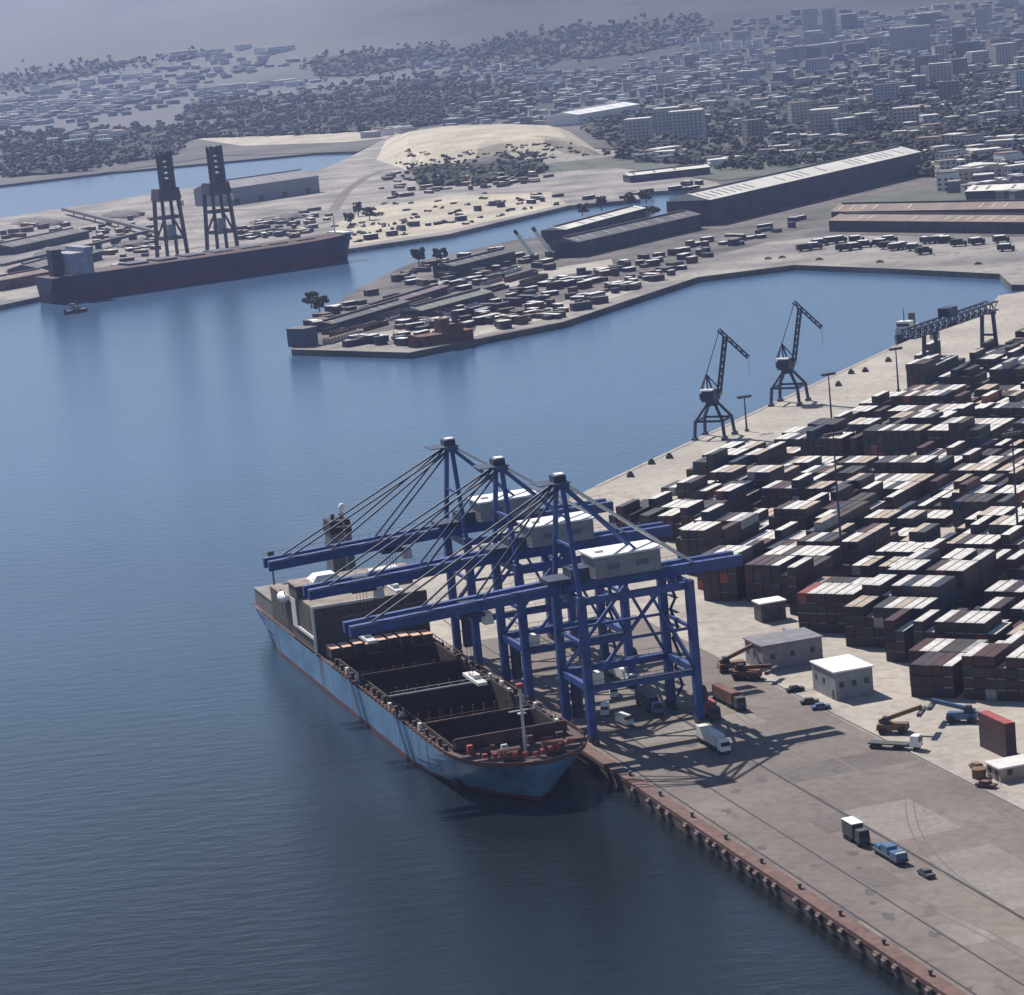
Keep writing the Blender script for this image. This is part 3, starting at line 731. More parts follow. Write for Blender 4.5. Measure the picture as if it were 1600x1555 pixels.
cen = (A+C_)/2; cen.z = 3
hut('checkpoint_building', cen, -AQ, hw_, min(hd_, 13), 6.7, 'grey walled hut with a flat bright white roof standing alone on the apron', M_grey, M_white)
cc = G(1226, 1035); hut('workshop', cc, -AQ, 16, 11, 6.2, 'low grey workshop with a dark flat roof behind the white-roofed hut', mat('workshop grey', (.23, .21, .24), .7), mat('workshop roof', (.17, .17, .19), .8))
hut('booth', G(1204, 968), -AQ, 7, 5, 5, 'small dark booth with a white roof at the edge of the container stacks', M_dgrey, M_white, nwin=2)
e = hut('site_cabin', G(1583, 1212), -AQ, 9, 6, 2.8, 'long pinkish cabin below the dark red container at the right edge', mat('cabin buff', (.33, .25, .22), .8), M_offw, nwin=2)
for k in range(3):
    simple_container('container', G(1586, 1196)+PD*2+QD*5+Vector((0, 0, k*2.6)), -AQ, MC[4 if k < 2 else 1], M_red if k == 2 else MC[4], f'{["maroon", "maroon", "red-topped dark red"][k]} container, {["bottom", "middle", "top"][k]} of the lone stack at the right edge', 'lone stack at the right edge')

def truck(name, loc, rz, label, cabm=M_white, load=None, trailer=12.0, group=None):
    e = empty(name, loc, rz, label, 'truck', group)
    c = MB(); c.box(-1.2, 1.2, 0, 2.3, .9, 3.3, .1, .25); cb = c.build('cab', cabm, e)
    MB().box(-1.05, 1.05, -.03, .1, 2.0, 2.9).build('windscreen', M_glass, cb)
    ch = MB(); ch.box(-.5, .5, .3, 6.2, .6, 1.0); ch.build('chassis', M_dgrey, e)
    MB().box(-1.22, 1.22, 3.0, 3.0+trailer, 1.05, 1.35).build('flatbed', M_dgrey, e)
    for y in (1.0, 4.6, 5.8, 1.0+trailer, 2.2+trailer):
        wl = MB()
        for s in (-1, 1): wl.cyl((s*.85, y, .5), (s*1.2, y, .5), .5, n=10)
        wl.build('wheel', M_black, e)
    if load is not None:
        MB().box(-1.2, 1.2, 3.1, 3.0+trailer-.1, 1.36, 3.9).build('load_box', load, e)
    return e
def car(name, loc, rz, m, label, group=None, van=False):
    e = empty(name, loc, rz, label, 'van' if van else 'car', group)
    if van:
        b = MB().box(-1, 1, 0, 5.4, .4, 1.3).box(-.95, .95, .9, 5.35, 1.3, 2.4, .06, .1); body = b.build('body', m, e)
        MB().box(-.9, .9, .86, 1.0, 1.45, 2.1).build('windscreen', M_glass, body)
    else:
        b = MB().box(-.9, .9, 0, 4.4, .35, .85, .03, .05).box(-.8, .8, 1.1, 3.6, .85, 1.4, .12, .35); body = b.build('body', m, e)
        MB().box(-.83, .83, 1.35, 3.4, .92, 1.25).build('window', M_glass, body)
    for y in (.9, 3.5 if not van else 4.3):
        wl = MB()
        for s in (-1, 1): wl.cyl((s*.65, y, .34), (s*.92, y, .34), .34, n=10)
        wl.build('wheel', M_black, e)
    return e
def reach_stacker(loc, rz, m, label, up_=6.5):
    e = empty('reach_stacker', loc, rz, label, 'reach stacker')
    MB().box(-1.6, 1.6, 0, 7, .9, 2.2, .1, .2).build('body', m, e)
    MB().box(-1.0, 1.0, 4, 5.8, 2.2, 3.7, .15, .2).build('cab', M_glass, e)
    MB().bar((0, 6.5, 2.6), (0, -3.2, up_), .8, .9).build('boom', m, e)
    MB().box(-3.2, 3.2, -3.7, -2.7, up_-1.5, up_-.7).build('spreader', M_dgrey, e)
    for y in (1.2, 5.6):
        wl = MB()
        for s in (-1, 1): wl.cyl((s*1.2, y, .85), (s*2.0, y, .85), .85, n=12)
        wl.build('wheel', M_black, e)
    return e
# the convoy on the apron
truck('terminal_truck', QP(-70, 22.6), -AQ, 'short white-roofed yard truck on the bare apron beside the landside rail', M_dgrey, M_shed, 5.0)
MB().box(-1.25, 1.25, 3.05, 8.0, 3.91, 4.05).build('roof', M_white, bpy.data.objects['terminal_truck'])
t_ = empty('flat_trailer', QP(-84.5, 23.6), -AQ, 'low blue trailer loaded with blue crates behind the white-roofed yard truck', 'trailer')
MB().box(-1.3, 1.3, 0, 11, .7, 1.1).build('bed', M_dgrey, t_)
MB().box(-1.2, 1.2, .3, 3.4, 1.11, 2.3).build('load_box', M_vblue, t_); MB().box(-1.1, 1.1, 4.4, 7.2, 1.11, 2.7).build('load_box', M_vblue, t_); MB().box(-1, 1, 8.3, 10.5, 1.11, 1.9).build('load_box', M_vblue, t_)
MB().box(-1.0, 1.0, .5, .9, 2.31, 2.45).build('load_strap', M_offw, t_)
for y in (1.5, 3, 9.5):
    wl = MB()
    for s in (-1, 1): wl.cyl((s*.85, y, .4), (s*1.25, y, .4), .4)
    wl.build('wheel', M_black, t_)
car('parked_car', QP(-94.5, 24.6), -AQ, M_dgrey, 'dark car at the tail of the convoy on the bare apron')
# traffic under the near crane
for (px_, py_, lab, cm, ld) in [(1120, 1128, 'dark red loaded flatbed truck under the landside legs of the near crane', M_dgrey, M_red), (1160, 1112, 'rust brown loaded truck emerging behind the near crane landside legs', M_dgrey, M_rust), (1135, 1180, 'white-cabbed truck with a pale load in the near crane shadow', M_white, M_offw), (1030, 1120, 'navy truck between the near crane rails', M_vblue, MC[2]), (990, 1075, 'white truck below the middle crane beside the ship', M_white, M_offw)]:
    truck('terminal_truck', G(px_, py_), -AQ+R(random.uniform(-8, 8)), lab, cm, ld, 11.5)
for (px_, py_, lab, m) in [(960, 1092, 'white van beside the waterside legs of the near crane', M_white), (985, 1135, 'pale van in the middle of the near crane portal', M_offw), (945, 1120, 'white van close to the ship side at the near crane', M_white), (1240, 1000, 'grey van in front of the low grey workshop', M_grey)]:
    car('van', G(px_, py_), -AQ+R(random.uniform(-30, 30)), m, lab, van=True)
for i, (px_, py_) in enumerate([(1280, 1098), (1297, 1106), (1256, 1078)]):
    car('parked_car', G(px_, py_), -AQ+R(70+i*8), [M_dgrey, M_vblue, M_black][i], ['dark car parked by the left wall of the white-roofed hut', 'blue grey car parked below the corner of the white-roofed hut', 'black car parked behind the white-roofed hut cars'][i])
reach_stacker(G(1165, 1045), R(100), M_brown, 'brown reach stacker in front of the low grey workshop', 6)
reach_stacker(G(1188, 1062), R(60), M_rust, 'rusty reach stacker with a lowered boom nearer than the brown one', 3.6)
reach_stacker(G(1420, 1145), R(70), M_brown, 'brown reach stacker with boom out, left of the blue one by the big stack', 6)
reach_stacker(G(1480, 1128), R(250), M_vblue, 'blue grey reach stacker close under the big dark container stack', 5)
truck('terminal_truck', G(1440, 1172), R(60), 'dark flatbed truck with white cab on the apron edge by the reach stackers', M_white, None, 9)
car('parked_car', G(1556, 1232), R(50), M_rust, 'rusty car beside the pinkish cabin')
car('parked_car', G(1536, 1206), R(20), M_brown, 'brown car left of the pinkish cabin')
def drum(loc, label, m):
    o = MB().cyl((0,0,0),(0,0,1.9),1.5,n=14).cyl((0,0,1.9),(0,0,2.0),1.6,n=14).build('cable_drum', m, loc=loc); tag(o, label, 'drum')
drum(G(1530, 1215), 'brown drum standing left of the pinkish cabin', M_brown)
# light masts
def mast(b, h, label, heads=True, m=M_dblue):
    e = empty('light_mast', b, R(20), label, 'light mast', 'light masts of the port')
    MB().cyl((0,0,0),(0,0,h),.42,.2,8).build('pole', m, e)
    hd = MB().box(-2.6, 2.6, -.25, .25, h-.5, h-.2)
    for x in (-2.4, -1.2, 0, 1.2, 2.4): hd.box(x-.4, x+.4, -.6, .6, h-.2, h+.5)
    hd.build('lamp_head', M_dgrey, e); MB().box(-.6, .6, -.6, .6, 0, .8).build('base', M_rust, e)
    return e
mast(G(1300, 664), 19, 'light mast right of the portal cranes at the edge of the stacks')
mast(G(1318, 905), 41, 'tall light mast rising from the middle of the container stacks')
mast(G(1167, 674), 13, 'short light mast between the two portal cranes')
mast(G(1404, 612), 17, 'thin light mast on the empty quay left of the travelling gantry')
mast(G(1594, 890), 38, 'tall light mast at the right edge among the stacks')

# portal cranes on the second quay
def portal(b, label):
    e = empty('portal_crane', b, R(-24), label, 'crane', 'portal cranes on the far quay')
    a = 5.8; zt = 12.5
    for sx in (-1, 1):
        for sy in (-1, 1):
            l = MB(); l.bar((sx*a, sy*a, .6), (sx*a*.9, sy*a*.9, 7.2), .95); l.bar((sx*a*.9, sy*a*.9, 7.0), (sx*1.7, sy*1.7, zt), .9); l.box(sx*a-.7, sx*a+.7, sy*a-1.8, sy*a+1.8, 0, .9)
            l.build('leg', M_dblue, e)
    r = MB()
    for s in (-1, 1): r.box(-a*.85, a*.85, s*a*.9-.35, s*a*.9+.35, 6.4, 7.2); r.box(s*a*.9-.35, s*a*.9+.35, -a*.85, a*.85, 6.4, 7.2)
    r.build('ring_beam', M_dblue, e)
    MB().cyl((0,0,zt-.5),(0,0,zt+1.4),2.6,2.6,14).build('turntable', M_dblue, e)
    MB().box(-2.4, 2.4, -4.8, 3.0, zt+1.4, zt+5.4, .2, .3).build('machinery_house', M_dblue, e)
    MB().box(-3.0, -2.4, -4.8, -1.5, zt+2.2, zt+4.6).build('counterweight', M_dgrey, e)
    MB().box(-2.9, 2.0, -4.9, -1, zt+5.4, zt+5.9).build('roof', M_white, e)
    MB().box(1.6, 3.2, 2.2, 4, zt+2.6, zt+5, .1, .1).build('cab', M_offw, e)
    t = MB()
    for s in (-1, 1): t.bar((s*1.4-2, -2, zt+5.4), (-1.5, .2, zt+11), .5); t.bar((s*1.4+1, 2, zt+5.4), (-1.5, .2, zt+11), .5)
    t.build('top_frame', M_dblue, e)
    tip = Vector((6.3, 2.2, zt+24.5)); foot = Vector((2.3, 2.2, zt+3.8))
    MB().truss(foot, tip, 1.2, 1.3, .38, 8).build('jib', M_dblue, e)
    d = Vector((9.2, 1.5, -9.6)).normalized()
    MB().truss(tip-d*3.2+Vector((0, 0, .3)), tip+d*11.5, 1.0, 1.1, .36, 6).build('fly_jib', M_dblue, e)
    MB().bar(tip-d*3, (-1.5, .2, zt+11), .3).bar((-1.5, .2, zt+11), (-2, -4, zt+5.5), .3).build('tie_rod', M_dblue, e)
    MB().bar(tip+d*11.4, tip+d*11.4-Vector((0,0,7)), .1).build('hook_rope', M_black, e)
    return e
portal(G(1117, 683), 'nearer navy portal crane on the far quay with its jib raised')
portal(G(1234, 630), 'farther navy portal crane on the far quay with its jib raised')
# travelling gantry
ga, gb = G(1457, 592), G(1547, 558); gd = (gb-ga); gl = gd.length; ga_az = math.atan2(gd.x, gd.y)
e = empty('travelling_gantry', ga, -ga_az, 'blue travelling gantry with two tall leg frames on the far quay', 'crane')
for y, nm in ((0, 1), (gl, 2)):
    for x in (-3.2, 3.2):
        MB().bar((x*1.1, y, 0), (x*.75, y, 19), 1.3).build('leg', M_dblue, e)
    MB().box(-3.6, 3.6, y-.8, y+.8, 0, 1.2).box(-2.8, 2.8, y-.5, y+.5, 9, 9.9).box(-3.6, 3.6, y-.8, y+.8, 18, 19).build('cross_beam', M_dblue, e)
MB().truss((-2.2, -19, 21), (-2.2, gl+5, 21), 1.0, 3.6, .5, 14).truss((2.2, -19, 21), (2.2, gl+5, 21), 1.0, 3.6, .5, 14).box(-3, 3, -19, gl+5, 19, 19.4).build('girder', M_dblue, e)
MB().box(-2.5, 2.5, gl*.25, gl*.25+8, 23, 26.5).build('machinery_house', M_dblue, e)
MB().box(-1.5, 1.5, 3, 6, 15.5, 19).build('cab', M_offw, e)
for i, (x_, y_) in enumerate([(1330, 581), (1352, 578), (1310, 600), (1018, 722), (1046, 713), (985, 742), (1388, 562)]):
    f = MB().box(-1.3, 1.3, -1, 1, 0, 1.2, .2, .2).cyl((0,0,1.2),(0,0,1.9),.7)
    tag(f.build('bollard', M_dgrey, loc=G(x_, y_+3)), f'dark bollard on the edge of the far quay, {ordw(sorted([1330,1352,1310,1018,1046,985,1388]).index(x_)+1)} from the left', 'bollard', 'bollards of the far quay')

# ------------------------------------------------------------------ boats
def boat(loc, rz, Lg, B, zd, hullm, label, cat='boat', name='tug_boat', supm=M_offw, sup=(.55, .8), suph=6, bootm=M_boot):
    e = empty(name, loc, rz, label, cat)
    yv = [0, .03, .1, .22, .5, .85, 1]
    hb = [.05, .3, .62, .92, 1, 1, .85]
    for nm, z0, z1, k0, k1, m in (('boot_topping', -1, zd*.35, .85, .93, bootm), ('hull', zd*.35, zd, .93, 1, hullm)):
        b = MB(); n = len(yv)
        for s in (-1, 1):
            for z, k in ((z0, k0), (z1, k1)):
                for y, h in zip(yv, hb): b.v.append((s*h*B/2*k, y*Lg, z+(1.2 if y < .1 and z == zd else 0)))
        for s in range(2):
            for i in range(n-1):
                a = s*2*n+i; qd = (a, a+1, a+n+1, a+n); b.f.append(qd if s else qd[::-1])
        b.f.append((n-1, 3*n-1, 4*n-1, 2*n-1))
        if nm == 'hull': b.f.append(tuple(range(n, 2*n))+tuple(range(4*n-1, 3*n-1, -1)))
        b.build(nm, m, e)
    sp = MB(); sp.box(-B*.38, B*.38, sup[0]*Lg, sup[1]*Lg, zd, zd+suph*.55); sp.box(-B*.32, B*.32, sup[0]*Lg, (sup[0]*.6+sup[1]*.4)*Lg, zd+suph*.55, zd+suph)
    so = sp.build('wheelhouse', supm, e)
    MB().box(-B*.3, B*.3, sup[0]*Lg-.06, sup[0]*Lg, zd+suph*.65, zd+suph*.85).build('window', M_glass, so)
    MB().box(-B*.12, B*.12, (sup[1]-.1)*Lg, (sup[1]-.03)*Lg, zd+suph*.55, zd+suph*1.4).build('funnel', M_dgrey, e)
    MB().cyl((0, (sup[0]+.05)*Lg, zd+suph), (0, (sup[0]+.05)*Lg, zd+suph*2.0), .3, .15, 6).build('mast', M_dgrey, e)
    return e
bq = G(1452, 530, 0); boat(bq+Vector((-16, -14, 0)), -AL-.0, 34, 10, 4.0, M_dblue, 'small blue tug boat moored beside the travelling gantry', 'tug boat', 'tug_boat', M_offw, (.2, .6), 6)
boat(G(640, 553, 0), R(-62), 34, 11, 8, M_rust, 'rusty brown coaster moored at the end of the middle pier', 'boat', 'coaster', M_rust, (.5, .85), 7, M_rust)
boat(G(540, 549, 0), R(-78), 30, 7, 1.6, M_orange, 'low faded orange barge moored at the tip of the middle pier', 'barge', 'barge', M_rust, (.8, .93), 3, M_rust)
# bulk carrier at the left terminal
st, bw_ = G(72, 474, 0), G(552, 404, 0); dv = (bw_-st); ba = math.atan2(-dv.x, -dv.y)
e = empty('bulk_carrier', bw_, -ba, 'long dark bulk carrier with a red lower hull moored at the left terminal', 'ship')
lg = dv.length; B2, Z2 = 30, 16.5
ys2, zd2, half2, side2 = ship_hull(None, lg, B2, Z2, 3.0, 34, 14)
side2(6.5, zd2, 5, MB()).build('hull', M_navy, e); side2(-1, 6.5, 4, MB()).build('boot_topping', mat('bulk boot maroon', (.085, .028, .04), .7, .4, .08), e)
dk = MB(); dk.v = [(half2(y, 1), y, zd2(y)-.05) for y in ys2]+[(-half2(y, 1), y, zd2(y)-.05) for y in ys2[::-1]]; dk.f = [tuple(range(len(dk.v)))]
dk.build('deck', M_deck, e)
for i in range(7):
    y = 32+i*20.5; MB().box(-9, 9, y, y+14, Z2, Z2+2.0).build('hatch_cover', M_navy, e)
sp = MB(); sp.box(-14, 14, lg-30, lg-14, Z2, Z2+14); sp.box(-15.5, 15.5, lg-30.5, lg-24, Z2+14, Z2+17); so = sp.build('superstructure', mat('bulk house', (.25, .26, .32), .7), e)
for k in range(4): MB().box(-13, 13, lg-30.1, lg-30, Z2+2+k*3.2, Z2+3+k*3.2).build('window', M_glass, so)
MB().box(-4, 4, lg-13, lg-6, Z2, Z2+17).build('funnel', M_navy, e)
MB().cyl((0, 12, Z2), (0, 12, Z2+14), .5).build('foremast', M_offw, e)
MB().box(-12, 12, 4, 12, Z2+2.0, Z2+3).build('forecastle', M_offw, e)
boat(G(100, 492, 0), R(-50), 16, 5, 2, M_dgrey, 'little dark launch alongside the stern of the bulk carrier', 'boat', 'launch', M_grey, (.35, .7), 4)
# grab unloaders
def unloader(b, label):
    e = empty('ship_unloader', b, -ba, label, 'crane', 'ship unloaders at the left terminal')
    for x in (-9, 9):
        for y in (-8, 8): MB().bar((x, y, 0), (x*.75, y*.8, 42), 2.2).build('leg', M_dgrey, e)
    for z in (13, 28, 41):
        f = MB()
        for s in (-1, 1): f.box(-8, 8, s*7-.8, s*7+.8, z, z+2); f.box(s*8-.8, s*8+.8, -7, 7, z+.02, z+1.9)
        f.build('portal_frame', M_dgrey, e)
    MB().bar((-8, -7, 14), (8, -7, 28), 1.2).build('brace', M_dgrey, e); MB().bar((8, 7, 14), (-8, 7, 28), 1.2).build('brace', M_dgrey, e)
    MB().box(-7, 7, -9, 9, 42, 50, 1, 1).build('machinery_house', M_dgrey, e)
    MB().truss((-5, 0, 48), (-4, 0, 76), 8, 6, 1.7, 7).box(-6.5, -3, -2.5, 2.5, 52, 56).box(-6.5, -3, -3, 3, 70, 74).build('raised_boom', M_dgrey, e)
    MB().box(-5, 6, -3, 3, 16, 24, 2, 1).build('hopper', M_grey, e)
    MB().box(-3, 3, -12, -9, 36, 40).build('cab', M_offw, e)
    return e
unloader(G(270, 402), 'left grab unloader with raised boom behind the bulk carrier')
unloader(G(348, 392), 'right grab unloader with raised boom behind the bulk carrier')

# ------------------------------------------------------------------ sheds
def gable(name, a, b, width, h, rise, label, wallm, roofm, group=None, cat='shed', doors=True):
    """gabled building with its ridge along a->b (a,b on the ground at the near long wall)"""
    a, b = Vector(a), Vector(b); d = b-a; Lg = d.length; A_ = math.atan2(d.x, d.y)
    e = empty(name, a, -A_, label, cat, group)      # local y along the building, x to its right
    w = -width                                      # extends to the left (away)
    MB().box(min(0, w), max(0, w), 0, Lg, 0, h).build('wall', wallm, e)
    x0, x1 = min(0, w)-.6, max(0, w)+.6; xm = (x0+x1)/2
    r = MB(); r.add([(x0, -.6, h), (xm, -.6, h+rise), (x1, -.6, h), (x0, Lg+.6, h), (xm, Lg+.6, h+rise), (x1, Lg+.6, h)], [(0,1,4,3),(1,2,5,4),(0,2,1),(3,4,5),(0,3,5,2)])
    ro = r.build('roof', roofm, e)
    MB().box(xm-.8, xm+.8, 2, Lg-2, h+rise-.1, h+rise+.7).build('ridge_vent', wallm, ro)
    sl = math.atan2(rise, (x1-x0)/2)
    for i in range(int(Lg/9)):
        if random.random() < .55:
            y = 4+i*9; xa, xb = xm+(x1-xm)*.25, xm+(x1-xm)*.8; za, zb = h+rise*.75+.06, h+rise*.2+.06
            k_ = MB(); k_.add([(xa, y, za), (xb, y, zb), (xb, y+1.6, zb), (xa, y+1.6, za), (xa, y, za+.08), (xb, y, zb+.08), (xb, y+1.6, zb+.08), (xa, y+1.6, za+.08)], [(3,2,1,0),(4,5,6,7),(0,1,5,4),(1,2,6,5),(2,3,7,6),(3,0,4,7)]); k_.build('roof_panel', M_tan if roofm is not M_roofl else M_shedr, ro)
    if doors:
        n = max(2, int(Lg/26))
        for i in range(min(n, 14)):
            y = Lg*(i+.5)/n; MB().box(-.02, .1, y-3, y+3, 0.05, min(5, h*.6)).build('door', M_dgrey, e)
    return e
gable('warehouse', G(905, 402), G(1096, 357), 22, 9.5, 3, 'dark long transit shed on the middle pier behind the pale container heaps', M_shed, M_shedr, 'transit sheds')
gable('warehouse', G(1112, 352), G(1440, 272), 34, 17, 5, 'long dark transit shed with a bright roof strip, running to the upper right', M_shed, M_roofl, 'transit sheds')
gable('warehouse', G(1296, 362), G(1640, 366), 22, 7, 3, 'long brown-roofed shed behind the line of parked lorries', M_shed, M_roofb, 'sheds behind the basin')
gable('warehouse', G(1300, 350), G(1640, 346), 20, 8, 4, 'brown shed standing just behind the long brown-roofed shed', M_shed, M_roofb, 'sheds behind the basin')
gable('warehouse', G(1510, 318), G(1660, 312), 26, 8, 3, 'pale roofed shed at the right edge above the brown sheds', M_shed, M_roofl)
gable('warehouse', G(520, 518), G(640, 482), 12, 4, 1.5, 'grey long shed nearest the tip of the middle pier', M_shed, M_shedr, 'pier sheds')
gable('warehouse', G(590, 492), G(700, 458), 11, 4, 1.5, 'grey shed along the far edge of the middle pier', M_shed, mat('mauve roof', (.17, .14, .15), .8), 'pier sheds')
gable('warehouse', G(660, 500), G(770, 470), 14, 5, 2, 'greenish grey shed in the middle of the pier beside the rusty coaster', M_shed, mat('green grey roof', (.19, .20, .18), .8), 'pier sheds')
gable('warehouse', G(710, 434), G(806, 410), 15, 7, 2, 'dark shed below the two pale leaning crane jibs', M_shed, M_shedr, 'pier sheds')
gable('warehouse', G(885, 380), G(1010, 345), 18, 9, 2, 'low pale-roofed shed on the channel side of the long transit shed', M_shed, M_roofl, 'pier sheds')
gable('storage_shed', G(352, 322), G(500, 300), 46, 15, 6, 'big grey bulk storage shed right of the unloaders', M_grey, mat('bulk shed roof', (.22, .22, .25), .8, .2, .05))
gable('storage_shed', G(20, 398), G(140, 372), 28, 6, 3, 'low dark shed at the far left of the bulk terminal', M_shed, M_shedr)
gable('storage_shed', G(60, 432), G(160, 405), 24, 6, 3, 'dark shed left of the bulk carrier bridge', M_shed, M_shedr)
gable('storage_shed', G(0, 455), G(80, 440), 18, 7, 2, 'maroon grey shed at the stern of the bulk carrier', mat('maroon wall', (.14, .08, .09), .8), M_roofb)
gable('quay_shed', G(985, 286), G(1110, 272), 20, 6, 2, 'pale shed on the far bank of the small inlet', M_shed, M_roofl)
gable('white_hall', G(905, 195), G(1000, 178), 45, 12, 4, 'long white-roofed hall above the sand mound', M_offw, M_white)
hut('pier_head_house', G(474, 540), R(-40), 12, 10, 9, 'dark blue house at the very tip of the middle pier', mat('pier house', (.07, .09, .14), .8), M_shedr)
# pale leaning jibs on the middle pier
def jib_crane(b, label):
    e = empty('mobile_crane', b, R(0), label, 'crane', 'mobile cranes on the middle pier')
    MB().box(-2.5, 2.5, -4, 4, 1.2, 4.5, .2, .2).build('body', M_dgrey, e)
    MB().truss((0, 1, 4), (-8.5, 2, 18), 1.6, 1.6, .8, 6).bar((0, 1, 4), (-8.5, 2, 18), 1.4).build('jib', M_white, e)
    MB().bar((-8.5, 2, 18), (-10.2, 2.2, 20.8), 2.0).build('jib_head', M_dgrey, e)
    MB().cyl((-1.8, -3, .7), (-1.8, 3, .7), .7).cyl((1.8, -3, .7), (1.8, 3, .7), .7).build('track', M_black, e)
jib_crane(G(834, 410), 'left one of two pale leaning crane jibs on the middle pier')
jib_crane(G(862, 405), 'right one of two pale leaning crane jibs on the middle pier')

# ------------------------------------------------------------------ small cargo on the piers
def crate(loc, rz, w, d, h, m, rm, label, group, cat='cargo box', name='cargo_box'):
    o = MB().box(-w/2, w/2, -d/2, d/2, 0, h).build(name, m, loc=loc, rz=rz)
    MB().box(-w/2-.1, w/2+.1, -d/2-.1, d/2+.1, h, h+.25).build('lid' if name != 'small_house' else 'roof', rm, o)
    return tag(o, label, cat, group)
def scatter(poly, n, mk):
    pts = sorted((sample(poly) for _ in range(n)), key=lambda p: p[0])
    for i, p in enumerate(pts): mk(i, p)
DARK = [M_dgrey, M_shed, M_rust, MC[2], MC[4], M_navy]
def cargo(zone):
    def mk(i, p):
        bright = random.random() < .5
        crate(G(*p), R(-52+random.choice([0, 0, 90])+random.uniform(-16, 16)), random.uniform(2.4, 5), random.uniform(3, 12), random.uniform(1.4, 4.2), random.choice(DARK), random.choice([M_roofl, M_white, M_offw]) if bright else random.choice([M_shedr, M_roofb, M_dgrey]),
              f'{"pale-topped" if bright else "dark"} cargo stack {zone}, {ordw(i+1)} from the left', 'cargo stacks '+zone)
    return mk
scatter([(750,500),(870,478),(1000,430),(1110,400),(1080,418),(900,490),(760,520)], 66, cargo('on the basin side of the middle pier'))
scatter([(820,470),(880,440),(1080,380),(1250,340),(1260,352),(1100,400),(900,450)], 48, cargo('in front of the transit sheds'))
scatter([(500,535),(640,528),(740,505),(720,522),(640,540),(510,543)], 22, cargo('on the tip of the middle pier'))
scatter([(480,510),(560,462),(650,420),(790,385),(780,395),(640,432),(500,515)], 30, cargo('on the channel edge of the middle pier'))
scatter([(890,315),(1000,300),(1090,285),(1100,292),(1000,310)], 12, cargo('on the far bank of the inlet'))
cm = [MB(), MB(), MB(), MB()]
def cargo_mass(poly, n):
    for _ in range(n):
        g = G(*sample(poly)); w_, d_, h_ = random.uniform(1.2, 2.6), random.uniform(1.5, 6), random.uniform(1.2, 4)
        M = Matrix.Translation(g) @ Matrix.Rotation(R(-52+random.choice([0, 0, 90])+random.uniform(-25, 25)), 4, 'Z')
        b = MB().box(-w_, w_, -d_, d_, 0, h_); cm[random.choice([0, 0, 1])].add([M @ Vector(v) for v in b.v], b.f)
        b = MB().box(-w_-.1, w_+.1, -d_-.1, d_+.1, h_, h_+.25); cm[random.choice([0, 2, 2, 3])].add([M @ Vector(v) for v in b.v], b.f)
cargo_mass([(360,360),(500,325),(520,340),(470,372),(370,380)], 68)
cargo_mass([(150,350),(240,330),(250,400),(180,420),(140,390)], 51)
cargo_mass([(-5,360),(120,345),(150,360),(60,400),(-5,395)], 40)
cargo_mass([(590,275),(700,258),(850,262),(880,285),(700,300),(600,312)], 102)
V, Fc, mi = [], [], []
for k, mb in enumerate(cm):
    n0 = len(V); V += mb.v; Fc += [tuple(i+n0 for i in f) for f in mb.f]; mi += [k]*len(mb.f)
me = bpy.data.meshes.new('far_cargo'); me.from_pydata(V, [], Fc)
for m in (M_dgrey, M_rust, M_roofl, M_tan): me.materials.append(m)
me.polygons.foreach_set('material_index', mi)
o = bpy.data.objects.new('cargo_boxes', me); COL.objects.link(o); tag(o, kind='stuff')
# long low rows of timber, pipe and pallets lying along the middle pier
pa = (G(860, 412)-G(480, 522)); paz = math.atan2(pa.x, pa.y); ri = 0; rows = []
for k in range(34):
    t_ = random.random(); x_, y_ = 495+t_*330+random.uniform(-10, 10), 530-t_*85+random.uniform(-34, 22)
    if inpoly(x_, y_, [(470,525),(640,455),(830,400),(880,470),(740,510),(640,535),(500,540)]): rows.append((x_, y_))
for i, (x_, y_) in enumerate(sorted(rows)):
    ln, pal = random.uniform(14, 42), random.random() < .5; w_ = random.uniform(2, 4.5)
    o = MB().box(-w_/2, w_/2, 0, ln, 0, random.uniform(1.2, 3)).build('cargo_row', random.choice([M_roofl, M_tan, M_offw] if pal else [M_rust, M_dgrey, M_shed]), loc=G(x_, y_), rz=-paz+R(random.uniform(-4, 4)))
    b = MB()
    for j in range(int(ln/3)): b.box(-w_/2-.1, w_/2+.1, j*3+.5, j*3+.8, .05, 3.1)
    b.build('stake', M_dgrey, o)
    tag(o, f'{"pale" if pal else "dark"} long low cargo row lying along the middle pier, {ordw(i+1)} from the left', 'cargo row', 'cargo rows on the middle pier')
scatter([(600,515),(700,490),(850,445),(960,415),(900,470),(760,510),(660,525)], 60, cargo('in the middle of the pier'))
scatter([(640,440),(780,400),(860,395),(870,425),(760,450),(650,470)], 46, cargo('among dark sheds of the middle pier'))
scatter([(560,372),(640,352),(860,300),(880,312),(700,352),(580,376)], 14, cargo('on the pale sand quay'))
